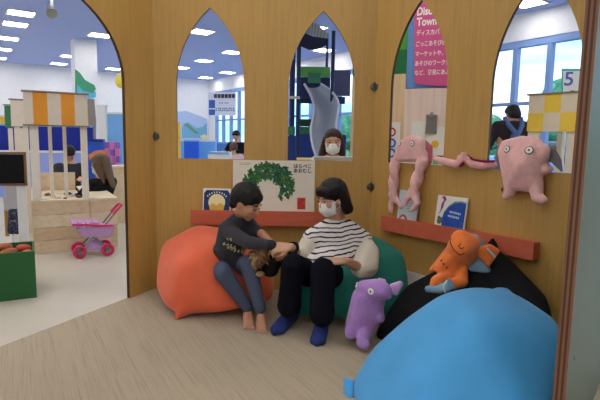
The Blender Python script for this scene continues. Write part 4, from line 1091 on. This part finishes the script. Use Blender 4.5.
# hanging sign
Ms = frame_M(V((P(208, 105, 13.5).x, 13.5, 0)), (1, -.12, 0))
o = Ms.translation
def rect_on(M, x0, y0, x1, y1, yoff, mt, name, parent, th=.01):
    return shape_on(M, [(x0, y0), (x1, y0), (x1, y1), (x0, y1)], 0, yoff, mt, name, None, None, parent, th)
t = root('hanging_sign', P(222, 115, 13.5), 'white hanging sign with dark and blue Japanese lettering, left window', 'sign')
rect_on(Ms, 208.5, 92.5, 236, 115.5, 0, mat('sign_white', (216, 226, 246), .6), 'board', t, .04)
rect_on(Ms, 209, 100, 215, 108, -.042, mat('sign_blue', (60, 104, 196), .6), 'blue_square', t)
rect_on(Ms, 209, 109.5, 215, 115, -.042, mat('sign_blue', (60, 104, 196), .6), 'blue_square', t)
for k in range(6): rect_on(Ms, 214 + 3.6 * k, 94, 217 + 3.6 * k, 98, -.042, mat('sign_dark', (76, 66, 84), .6), 'letter_tile', t)
def text_at(body, M, px, py, yoff, size, mt, name, parent, width=None, bold=0, align='CENTER'):
    o_ = M @ V((0, yoff, 0)); p = W(px, py, o_, M @ V((1, yoff, 0)))
    R3 = M.to_3x3(); return text_mesh(body, sheet_M(p, R3 @ V((1, 0, 0)), V((0, 0, 1))), size, mt, name, parent, .001, align, width, bold)
text_at('ファミリー', Ms, 225, 103, -.045, .09, mat('sign_ink', (60, 84, 150), .6), 'lettering', t) if False else None
g = MB(Ms); Mi = Ms.inverted(); rr = random.Random(4)
for (y, n, x0, dx, hh) in ((103, 4, 220, 2.6, .05), (109.5, 9, 216.5, 2.1, .10)):
    for k in range(n):
        p = Mi @ W(x0 + dx * k, y, Ms @ V((0, -.042, 0)), Ms @ V((1, -.042, 0)))
        for j in range(3): g.box((p.x + rr.uniform(-.018, .018), -.042, p.z + (j - 1) * hh * .32), (.045 if j != 1 else .012, .004, hh * .16))
        g.box((p.x, -.042, p.z), (.009, .004, hh * .8))
g.build('lettering', mat('sign_ink', (70, 92, 160), .6), t)
for x in (211, 233): MB().cyl(P(x, 92.5, 13.5), V((P(x, 92.5, 13.5).x, 13.5, CZ)), .004).build('hanger', white, t)
t, M = seated_far(None, 236, 136, 11.0, .23, (-.3, -.9, -.5), 'person in black leaning over, small in the left pointed window', black, hairm, lean_=V((-.06, .2, 0)))
t, M = seated_far(None, 233.5, 148, 9.6, .21, (-.2, .95, -.1), 'small child in a pale pink top, seen from behind in the left window', mat('pale_pink_top', (234, 206, 210), .9), mat('mid_brown_hair', (96, 66, 56), .6))

# ---- slide tower in the middle pointed window
Yt = 8.5
tw = root('slide_tower', P(318, 160, Yt), 'dark navy slide tower with silver half-pipe slide in the middle pointed window', 'slide tower')
dnavy = mat('dark_navy_steel', (28, 42, 84), .5); 
def post(x, y0, Y, r, mt=dnavy, name='post'):
    p = P(x, y0, Y); q = P(x, 140, Y); MB().cyl(V((q.x, q.y, FL)), V((q.x, q.y, p.z)), r, seg=12).build(name, mt, tw, smooth=True)
post(297.5, 30, Yt, .035); post(331, 31, Yt, .032); post(325, 36, Yt + .7, .024); post(291.5, 30, Yt + .7, .05)
def slab(x0, x1, y0, y1, Y, mt, name, th=.05, parent=None):
    a, b = P(x0, y0, Y), P(x1, y1, Y)
    return MB().box(((a.x + b.x) / 2, Y + th / 2, (a.z + b.z) / 2), (abs(b.x - a.x), th, abs(a.z - b.z))).build(name, mt, parent or tw)
# curved canopy roof: a barrel seen from below
g = MB(); cv = [(299, 41), (303, 31), (309, 25), (316, 27), (322, 33), (328, 38)]
cp = [P(x, y, Yt) for x, y in cv]
for i in range(len(cp) - 1):
    a, b = cp[i], cp[i + 1]; m_ = (a + b) / 2; ln = (b - a).length; an = math.atan2(b.z - a.z, b.x - a.x)
    g.box((m_.x, Yt + .2, m_.z), (ln, .9, .015), rot=(0, -an, 0))
g.build('roof', mat('grey_ribbed_roof', (168, 172, 182), .6, 'stripes', axis='X', per=.05, c2=(120, 124, 134), duty=.3, wob=0), tw)
Mt0 = frame_M(V((0, Yt, 0)), (1, 0, 0))
shape_on(Mt0, [(299, 41), (303, 31), (306, 34), (314, 37), (328, 39), (327, 45), (318, 49), (309, 50), (300, 46)], 0, -.3, mat('navy_canvas', (28, 34, 58), .8), 'canvas_side', None, None, tw, .03)
slab(300, 330, 66.5, 77, Yt + .6, mat('grass_band', (92, 160, 84), .6), 'green_band')
slab(300, 330, 77, 98, Yt + .5, dnavy, 'guard_panel'); slab(308, 320.5, 72.5, 83, Yt + .3, mat('green_board', (56, 120, 92), .6), 'green_board')
slab(288, 300, 96, 99, Yt - .1, steel, 'ladder_rung'); slab(287, 294, 57, 58.5, Yt - .1, steel, 'ladder_rung')
slab(299.5, 345, 134, 175, Yt + .3, mat('blue_pad', (26, 52, 120), .6), 'blue_pad'); slab(287, 298, 136, 175, Yt + .3, mat('blue_pad', (26, 52, 120), .6), 'blue_pad')
slab(298, 316, 119, 126.5, Yt + .5, mat('forest_panel', (22, 54, 48), .6), 'dark_green_panel'); slab(298, 316, 126.5, 135, Yt + .45, mat('mid_green_mesh', (64, 128, 92), .7, 'mottle', fs=20, c2=(40, 96, 70)), 'green_mesh')
slab(287, 295, 126.5, 135, Yt + .4, mat('mid_green_mesh', (64, 128, 92), .7), 'green_mesh')
slab(299, 345, 96, 104, Yt + .7, dnavy, 'deck')
# half-pipe slide
rows = [((304.5, 84), (321, 84), Yt + .2), ((311, 96), (332, 92), Yt), ((314, 106), (338, 102), Yt - .25), ((313, 118), (338, 112), Yt - .5), ((311, 130), (336, 124), Yt - .75), ((313, 146), (338, 140), Yt - 1.0), ((318, 160), (345, 156), Yt - 1.3)]
sl = []; t_b = bmesh.new(); NS = 9
ctrl = []
for (l, r_, Y) in rows: ctrl.append((P(*l, Y), P(*r_, Y)))
def cr(pts, f):
    n = len(pts) - 1; i = min(int(f), n - 1); u = f - i
    p0, p1, p2, p3 = pts[max(i - 1, 0)], pts[i], pts[i + 1], pts[min(i + 2, n)]
    return .5 * ((2 * p1) + (-p0 + p2) * u + (2 * p0 - 5 * p1 + 4 * p2 - p3) * u * u + (-p0 + 3 * p1 - 3 * p2 + p3) * u ** 3)
rings = []
for i in range(37):
    f = i / 36 * (len(ctrl) - 1); a = cr([c[0] for c in ctrl], f); b = cr([c[1] for c in ctrl], f); w = (b - a).length
    rings.append([t_b.verts.new(a.lerp(b, (1 - math.cos(PI * k / NS)) / 2) + V((0, .55, -.35)).normalized() * w * .38 * math.sin(PI * k / NS)) for k in range(NS + 1)])
for i in range(36):
    for k in range(NS): t_b.faces.new((rings[i][k], rings[i][k + 1], rings[i + 1][k + 1], rings[i + 1][k]))
bmesh.ops.solidify(t_b, geom=t_b.faces[:], thickness=.012)
me = bpy.data.meshes.new('slide'); t_b.to_mesh(me); t_b.free()
link('slide_chute', me, mat('slide_metal', (176, 182, 194), .4, metal=.15), tw, smooth=True)
for s in (0, 1):
    MB().tube([cr([c[s] for c in ctrl], i / 24 * (len(ctrl) - 1)) for i in range(25)], .022, 8).build('slide_rim', mat('rim_grey', (176, 180, 190), .4), tw, smooth=True)
slab(332, 350, 70, 96, Yt + 1.5, mat('slate_panel', (62, 66, 98), .6), 'slate_panel', .05)

# ---- woman seated behind the middle window
hd = P(333, 143, 4.75)
t, M = seated_far(None, 333, 142.3, 4.75, .245, (-.08, -1, -.08), 'woman in a white mask with long dark hair, facing us in the middle pointed window', mat('white_top', (214, 212, 214), .9, 'fabric'), brownhair, False, False)
t['label'] = 'woman with long dark brown hair and white mask, seen through the middle pointed window'
mask_on(M, t); face_bits(M, t, mouth=False, browc=brownhair)
blob('long_hair', T(M, [H(E((.34, -.10, .05), (.09, .16, .2)), E((.46, .0, -.62), (.16, .12, .10))), H(E((-.34, -.10, .05), (.09, .16, .2)), E((-.40, .0, -.55), (.12, .12, .10))), H(E((-.2, -.2, 0), (.2, .2, .2)), E((.2, -.2, 0), (.2, .2, .2)), E((0, -.2, -.5), (.4, .12, .1)))]), brownhair, t, .009, 3)
bn = P(333, 175, 5.0)
bt = root('bench', V((hd.x, hd.y + .05, FL)), 'low pale wooden bench under the masked woman behind the middle window', 'bench')
hz = .40
MB().box((hd.x, hd.y + .05, hz - .02), (.5, .34, .04), bev=.005).build('seat', palewood, bt)
for sx_ in (-1, 1):
    for sy_ in (-1, 1): MB().box((hd.x + sx_ * .21, hd.y + .05 + sy_ * .13, hz / 2 - .02), (.05, .05, hz - .05)).build('leg', palewood, bt)
c = P(334, 157.5, 3.95)
bk = root('low_table', V((c.x, c.y + .1, FL)), 'grey-topped shelf edge in front of the masked woman, at the middle window sill', 'shelf')
MB().box((c.x, c.y + .1, c.z - .01), (.32, .2, .03), bev=.003).build('top', mat('grey_white_top', (186, 184, 180), .6), bk)
MB().box((c.x, c.y + .15, (c.z + FL) / 2 - .01), (.28, .04, c.z - FL - .03)).build('leg_panel', palewood, bk)
c = P(304, 158.5, 3.95)
bk = root('yellow_shelf', V((c.x, c.y, FL)), 'pale yellow shelf edge low at the left of the middle window', 'shelf')
MB().box((c.x, c.y + .1, c.z - .01), (.12, .2, .02), bev=.003).build('top', mat('pale_yellow', (238, 222, 150), .6), bk)
MB().box((c.x, c.y + .1, (c.z + FL) / 2), (.08, .04, c.z - FL - .03)).build('leg_panel', palewood, bk)

# ---- display wall with the pink sign (third window)
# stands 1.2 m behind the right-hand panels
oD = P(350.5, 120, 4.9); o2D = P(440, 120, 4.55)
dW = V((o2D.x - oD.x, o2D.y - oD.y, 0)).normalized()
Mq = frame_M(V((oD.x, oD.y, 0)), dW)
def Q2(x, y, off=0): 
    p = W(x, y, Mq @ V((0, off, 0)), Mq @ V((1, off, 0))); return Mq.inverted() @ p
xR = Q2(449, 100).x
pz = Q2(352, 95).z
t = root('display_wall', Mq @ V((xR / 2, 0, FL)), 'free-standing display wall of cream wood behind the pink sign', 'display wall')
pbl = mat('cream_plywood', (226, 198, 156), .5, 'wood')
x405 = Q2(405, 80).x; x414 = Q2(414, 80).x
MB(Mq).box((x405 / 2, .05, (Q2(390, 74).z + FL) / 2), (x405, .06, Q2(390, 74).z - FL)).build('panel', pbl, t)
MB(Mq).box(((x405 + xR) / 2, .05, (Q2(430, 88).z + FL) / 2), (xR - x405, .06, Q2(430, 88).z - FL)).build('panel', mat('pale_pink_wood', (234, 214, 200), .5, 'wood'), t)
g0, g1, g2 = Q2(390, 74).z, Q2(390, 50).z, Q2(400, 10).z
MB(Mq).box((x405 / 2, .05, (g0 + g1) / 2), (x405, .06, g1 - g0)).build('dark_green_panel', mat('deep_leaf_green', (28, 112, 60), .6), t)
MB(Mq).box((x405 / 2, .05, (g1 + g2) / 2), (x405, .06, g2 - g1)).build('bright_green_panel', mat('bright_leaf_green', (76, 164, 62), .6), t)
zb_ = Q2(408, 88).z; MB(Mq).box(((x405 + xR) / 2, .06, (zb_ + 3.0) / 2), (xR - x405, .05, 3.0 - zb_)).build('blue_panel', mat('sky_panel', (112, 158, 226), .6), t)
sg = root('pink_sign', Mq @ V((x414, 0, zb_)), 'pink sign with white Japanese text headed Discovery Town', 'sign')
sp = [(Q2(x, y, .03).x, Q2(x, y, .03).z) for x, y in ((414.5, 2), (414.5, 81), (418, 84.5), (449, 87.5))]
xr = sp[-1][0] + .35
sp = [sp[0], sp[1], sp[2], (xr, Q2(449, 88, .03).z - .02), (xr, 2.75), (sp[0][0], 2.75)]
MB(Mq).prism(sp, .03, .01).build('board', mat('sign_pink', (214, 92, 148), .6, 'speckle'), sg)
MB(Mq).box((xR + .17, .05, (FL + 2.9) / 2), (.35, .05, 2.9 - FL)).build('side_panel', pbl, t)
def tx(s, px, py, size, bold=0): 
    p = Mq @ V((Q2(px, py, .008).x, .008, Q2(px, py, .008).z)); R3 = Mq.to_3x3()
    text_mesh(s, sheet_M(p, R3 @ V((1, 0, 0)), V((0, 0, 1))), size, whiteink, 'lettering', sg, .001, 'LEFT', -.76, bold)
tx('Discovery', 416.8, 12, .10, .003); tx('Town', 416.8, 22.5, .10, .003)
tx('ディスカバリー・タウン', 416.3, 33.5, .055, .0008)
tx('ごっこあそびが楽しい', 415.4, 44.5, .052, .0008); tx('マーケットや、組み立て', 415.0, 54.5, .052, .0008)
tx('あそびのワークショップ', 414.7, 64, .052, .0008); tx('など、発見にあふれたい', 414.5, 73.3, .052, .0008)
def note(x0, y0, x1, y1, label, mt=paper, name='paper_sheet', group=None, notch=0):
    a, b = Q2(x0, y0, .015), Q2(x1, y1, .015)
    n_ = root(name, Mq @ V(((a.x + b.x) / 2, .0, b.z)), label, 'paper', group)
    MB(Mq).box(((a.x + b.x) / 2, .013, (a.z + b.z) / 2), (abs(b.x - a.x), .006, abs(a.z - b.z))).build('sheet', mt, n_)
    if notch:
        g = MB(Mq)
        for k in range(7): g.box((b.x + .004, .012, b.z + (a.z - b.z) * (k + .5) / 7), (.014, .008, .008))
        g.build('ring_binding', mat('cream_ring', (230, 216, 180), .7), n_)
    return n_
n1 = note(389, 122, 399, 161, 'ring-bound white sheet with red and blue marks, left side of the third window', notch=1)
for (x, y, r_, m_) in ((391.5, 132, .036, mat('red_felt', (204, 40, 52), .7)), (391.5, 143, .036, mat('blue_felt', (40, 84, 190), .7)), (391, 153, .036, mat('blue_felt', (40, 84, 190), .7))):
    p = Q2(x, y, .008); MB(Mq).torus((p.x, .005, p.z), r_, .008, Matrix.Rotation(PI / 2, 3, 'X')).build('felt_ring', m_, n1, smooth=True)
note(412, 121, 425, 161, 'ring-bound white sheet right of the long-armed pink plush head', notch=1)
n3 = note(424.5, 127, 445, 166, 'white sheet with a yellow dot and coloured squares, lower right of the third window')
p = Q2(435, 144, .008); MB(Mq).cyl((p.x, .0105, p.z), (p.x, .006, p.z), .034, seg=24).build('yellow_dot', yellow, n3)
for (x0, y0, x1, y1, m_) in ((433, 156, 436, 160, mat('orange_sq', (236, 120, 60), .6)), (433, 160.5, 438, 164.5, mat('green_sq', (112, 204, 130), .6)), (436.5, 155.5, 444, 157, maroon), (437, 158, 444, 159.5, mat('pink_sq', (236, 70, 130), .6))):
    a, b = Q2(x0, y0, .008), Q2(x1, y1, .008); MB(Mq).box(((a.x + b.x) / 2, .0085, (a.z + b.z) / 2), (b.x - a.x, .004, a.z - b.z)).build('colour_square', m_, n3)
a, b = Q2(426.5, 115, .01), Q2(436.5, 134, .01)
cb = root('clipboard', Mq @ V(((a.x + b.x) / 2, 0, b.z)), 'grey clipboard with a silver clip hanging on the display wall, third window', 'clipboard')
MB(Mq).box(((a.x + b.x) / 2, .004, (a.z + b.z) / 2), (b.x - a.x, .01, a.z - b.z), bev=.003).build('board', mat('grey_board', (128, 124, 118), .6), cb)
MB(Mq).box(((a.x + b.x) / 2, -.006, a.z - .01), (.04, .012, .025), bev=.003).ball(((a.x + b.x) / 2, -.008, a.z + .012), (.014, .008, .014)).build('clip', steel, cb)

# ---- right window: stall with checks, person in overalls, sign 5
Ykk = 4.6
A_ = P(530, 96, Ykk); B_ = P(584, 92, Ykk - .35)
dk = V((B_.x - A_.x, B_.y - A_.y, 0)); Mk2 = frame_M(V((A_.x, A_.y, 0)), dk); wk = dk.length
t = root('market_stall', Mk2 @ V((wk / 2, .2, FL)), 'play stall with yellow and cream checked awning in the rightmost pointed window', 'play stall')
zt = P(530, 95.5, Ykk).z; zb = P(530, 131.5, Ykk).z
ckm = [mat('check_cream', (226, 214, 190), .8, 'speckle'), mat('check_yellow', (240, 206, 80), .8, 'speckle')]
g = MB(Mk2); nc = 4; cwid = wk / 3.2
for r_ in range(2):
    for k in range(nc): g.mi = (k + r_) % 2; g.box((cwid * (k + .5), 0, zt - (zt - zb) * (r_ + .5) / 2), (cwid, .03, (zt - zb) / 2))
g.build('awning_front', ckm, t)
MB(Mk2).box((cwid * 2, 0, zt + .006), (cwid * 4 + .04, .05, .014)).build('awning_rail', mat('grey_brown_rail', (140, 122, 104), .6), t)
MB(Mk2).box((cwid * 2, .3, zb + .02), (cwid * 4, .6, .02)).build('awning_roof', ckm[0], t)
for x_ in (.055, cwid * 2.75):
    MB(Mk2).box((x_, .02, (zb + FL) / 2), (.10 if x_ < .1 else .09, .04, zb - FL)).build('post', mat('cream_post', (222, 212, 198), .6, 'speckle'), t)
for x_ in (.055, cwid * 3.9): MB(Mk2).box((x_, .6, (zb + FL) / 2), (.05, .04, zb - FL)).build('post', mat('cream_post', (222, 212, 198), .6), t)
MB(Mk2).box((cwid * 2, .3, .48), (cwid * 4, .6, .03)).build('counter_top', pw3, t)
# number 5 sign on the glass bay
Yf = 7.2
Mf = frame_M(V((P(560, 80, Yf).x, Yf, 0)), (1, -.35, 0))
t = root('number_sign', P(570, 100, Yf), 'white square sign with a big blue 5 and sea-green border, right window', 'sign')
rect_on(Mf, 561.5, 69, 582, 97, 0, mat('sign_teal', (64, 176, 168), .6), 'border', t, .03)
rect_on(Mf, 563, 71, 580.5, 96, -.031, paper, 'face', t, .006)
fb = mat('numeral_blue', (92, 110, 190), .6)
text_at('5', Mf, 569, 79.5, -.04, .27, fb, 'numeral', t, None, .004)
text_at('P', Mf, 573, 94.5, -.04, .12, fb, 'letter', t) if False else rect_on(Mf, 570, 90.5, 575, 92, -.038, fb, 'mark', t, .004)
pp_ = P(571, 97, Yf); MB().cyl((pp_.x, pp_.y + .1, FL), (pp_.x, pp_.y + .1, pp_.z + .1), .025).build('pole', white, t)
MB().cyl((pp_.x, pp_.y + .1, FL), (pp_.x, pp_.y + .1, FL + .03), .18, seg=24).build('base', white, t)

# standing person in denim overalls, back to us
Yp = 6.3; hc = P(512, 114.5, Yp); k = 1.0
Mh = face_M(hc, (-.2, .95, -.35), s=.225)
nk = hc + V((-.01, -.06, -.085)); zt = hc.z + .11
fwd = V((-.1, 1, 0)).normalized(); sd = V((1, .1, 0)).normalized()
sL, sR = nk - sd * .20 + V((0, 0, -.07)), nk + sd * .20 + V((0, 0, -.07)); hp = nk + V((0, -.03, -.52)); 
kl, kr_ = hp - sd * .1 + V((0, .03, -.40)), hp + sd * .1 + V((0, .03, -.40)); al, ar = V((kl.x - .02, kl.y, FL + .07)), V((kr_.x + .02, kr_.y, FL + .07))
eL, eR = sL - sd * .11 + V((0, .02, -.26)), sR + sd * .11 + V((0, .02, -.26)); wL, wR = eL + V((.04, .2, -.06)), eR + V((-.04, .2, -.06))
t = root('person', V((hp.x, hp.y, FL)), 'person in denim overalls and dark brown top, back turned, in the rightmost window', 'person')
b = T(Mh, head_prims()) + [K(nk, Mh @ V((0, -.1, -.3)), .05), H(E(nk, .05), E(sL, .05), E(sR, .05), E(hp, (.13, .09, .08)))]
b += chain([sL, eL, wL], [.05, .04, .028]) + chain([sR, eR, wR], [.05, .04, .028]) + chain([hp - sd * .08, kl, al], [.08, .055, .038]) + chain([hp + sd * .08, kr_, ar], [.08, .055, .038])
b += hand(wL, fwd, (0, 0, -1), .17, .4, 1) + hand(wR, fwd, (0, 0, -1), .17, .4, -1)
b += foot_prims(al + V((0, 0, -.03)), al + fwd * .2 + V((0, 0, -.035)), .038) + foot_prims(ar + V((0, 0, -.03)), ar + fwd * .2 + V((0, 0, -.035)), .038)
blob('body', b, skin, t, .01, 2, floor=FL + .001)
blob('hair', T(Mh, [H(E((0, -.09, .19), (.40, .45, .37)), E((0, -.28, -.14), (.36, .26, .24))), E((0, .17, .27), (.31, .24, .16))]), hairm, t, .008, 3)
blob('sweater', [H(E(nk + V((0, 0, -.05)), .075), E(sL, .068), E(sR, .068), E(nk + V((0, 0, -.28)), (.18, .13, .1))), H(E(nk + V((0, 0, -.28)), (.18, .13, .1)), E(hp, (.17, .13, .1)))] + chain([sL, eL, wL.lerp(eL, .1)], [.068, .06, .045]) + chain([sR, eR, wR.lerp(eR, .1)], [.068, .06, .045]), mat('dark_brown_knit', (52, 44, 48), .95, 'fabric'), t, .011, 3)
den = mat('denim', (92, 114, 164), .9, 'fabric')
bib_c = nk + V((0, -.02, -.34))
ov = blob('overalls', [H(E(nk + V((0, -.08, -.17)), (.06, .10, .03)), E(nk + V((0, -.07, -.36)), (.13, .13, .03)), E(hp, (.19, .15, .1)))] + [K(hp, hp, .16)] + chain([hp - sd * .08, kl, al], [.13, .09, .07]) + chain([hp + sd * .08, kr_, ar], [.13, .09, .07]), den, t, .011, 3)
blob('strap', chain([nk + V((-.10, .0, .03)), nk + V((-.085, -.085, -.05)), nk + V((-.02, -.15, -.15)), nk + V((.02, -.17, -.24))], [.03] * 4) , den, t, .008, 1)
blob('strap', chain([nk + V((.10, .0, .03)), nk + V((.085, -.085, -.05)), nk + V((.02, -.15, -.15)), nk + V((-.02, -.17, -.24))], [.03] * 4), den, t, .008, 1)

# ------------------------------------------------------------------ outdoors
tag(MB().box((10, 30, -.4), (160, 160, .3)).build('ground', mat('car_park_ground', (150, 156, 156), .9, 'speckle')), kind='structure')
leafm = mat('hazy_foliage', (86, 140, 112), .9, 'mottle', fs=3, c2=(52, 100, 84), c3=(140, 186, 150))
def tree(u, v, h, r, label, seed):
    rr = random.Random(seed); b = UV(u, v, -.25)
    t = root('tree', b, label, 'tree')
    MB().cyl(b, b + V((0, 0, h * .6)), .14, .08).build('trunk', mat('bark', (92, 80, 70), .9), t)
    pr = [E(b + V((rr.uniform(-r, r) * .6, rr.uniform(-r, r) * .6, h * rr.uniform(.45, .92))), r * rr.uniform(.35, .6)) for k in range(14)]
    blob('crown', pr, leafm, t, .16, 1)
for k, (v, h, r) in enumerate([(1, 2.6, 1.6), (5, 2.2, 1.4), (9, 2.3, 1.5), (12.2, 3.4, 1.7), (15.3, 2.6, 1.3), (19, 2.6, 1.5)]):
    lb_ = ['tree outside the windows beyond the hanging sign', 'tree outside the window bays left of the slide', 'tree outside the window bay right of the slide', 'rounded tree outside beyond the person in overalls', 'tree outside low behind the checked stall', 'tree outside at the far right end of the window wall'][k]
    tree(-9 - (k % 2) * 2, v - 3.5 + k * .1, h, r, lb_, k)
hd_ = tag(MB(frame_M(UV(-16, -8), v_)).box((20, 0, .6), (60, 1.6, 2.0)).build('hedge', leafm), 'long green hedge outside beyond the car park', 'hedge')
# parked car outside (blue-white)
cc = W(552, 150, UV(-4, 0), UV(-4, 1)); Mcar = frame_M(V((cc.x, cc.y, -.25)), v_)
t = root('car', Mcar @ V((0, 0, 0)), 'light blue parked car outside, seen under the checked stall', 'car')
carb = mat('car_blue', (112, 150, 214), .3, spec=.5)
blob('body', T(Mcar, [H(E((-1.9, -.6, .55), .25), E((1.9, -.6, .55), .25), E((-1.9, .6, .55), .25), E((1.9, .6, .55), .25), E((-1.8, .5, .85), .2), E((1.7, .5, .8), .2), E((-1.8, -.5, .85), .2), E((1.7, -.5, .8), .2))]), carb, t, .05, 2)
blob('cabin', T(Mcar, [H(E((-1.2, -.5, .95), .15), E((1.0, -.5, .95), .15), E((-1.2, .5, .95), .15), E((1.0, .5, .95), .15), E((-.8, .42, 1.35), .12), E((.4, .42, 1.35), .12), E((-.8, -.42, 1.35), .12), E((.4, -.42, 1.35), .12))]), mat('car_glass', (40, 54, 70), .1, spec=.8), t, .05, 2)
for x_ in (-1.25, 1.25):
    for y_ in (-.78, .78): MB(Mcar).cyl((x_, y_ - .1, .32), (x_, y_ + .1, .32), .32, seg=24).build('wheel', black, t)

# ------------------------------------------------------------------ sky and light
w = bpy.data.worlds.new('sky'); SC.world = w; w.use_nodes = True
N = w.node_tree.nodes; L = w.node_tree.links; bg = N['Background']
tc = N.new('ShaderNodeTexCoord'); mp = N.new('ShaderNodeMapping'); mp.inputs['Scale'].default_value = (1, 1, 4)
ns = N.new('ShaderNodeTexNoise'); ns.inputs['Scale'].default_value = 2.2; ns.inputs['Detail'].default_value = 5
cr_ = N.new('ShaderNodeValToRGB'); cr_.color_ramp.elements[0].position = .40; cr_.color_ramp.elements[0].color = rgb(150, 214, 240); cr_.color_ramp.elements[1].position = .6; cr_.color_ramp.elements[1].color = rgb(238, 248, 255)
L.new(tc.outputs['Generated'], mp.inputs[0]); L.new(mp.outputs[0], ns.inputs['Vector']); L.new(ns.outputs['Fac'], cr_.inputs[0]); L.new(cr_.outputs[0], bg.inputs[0])
bg.inputs[1].default_value = 2.4

vs = SC.view_settings; SC.display_settings.display_device = 'sRGB'
vs.view_transform = 'Standard'; vs.look = 'None'; vs.gamma = 1; vs.use_curve_mapping = False; vs.exposure = 0.0
SC.cycles.use_denoising = True; SC.cycles.use_light_tree = True
SC.cycles.max_bounces = 8; SC.cycles.diffuse_bounces = 5; SC.cycles.transmission_bounces = 8; SC.cycles.sample_clamp_indirect = 6
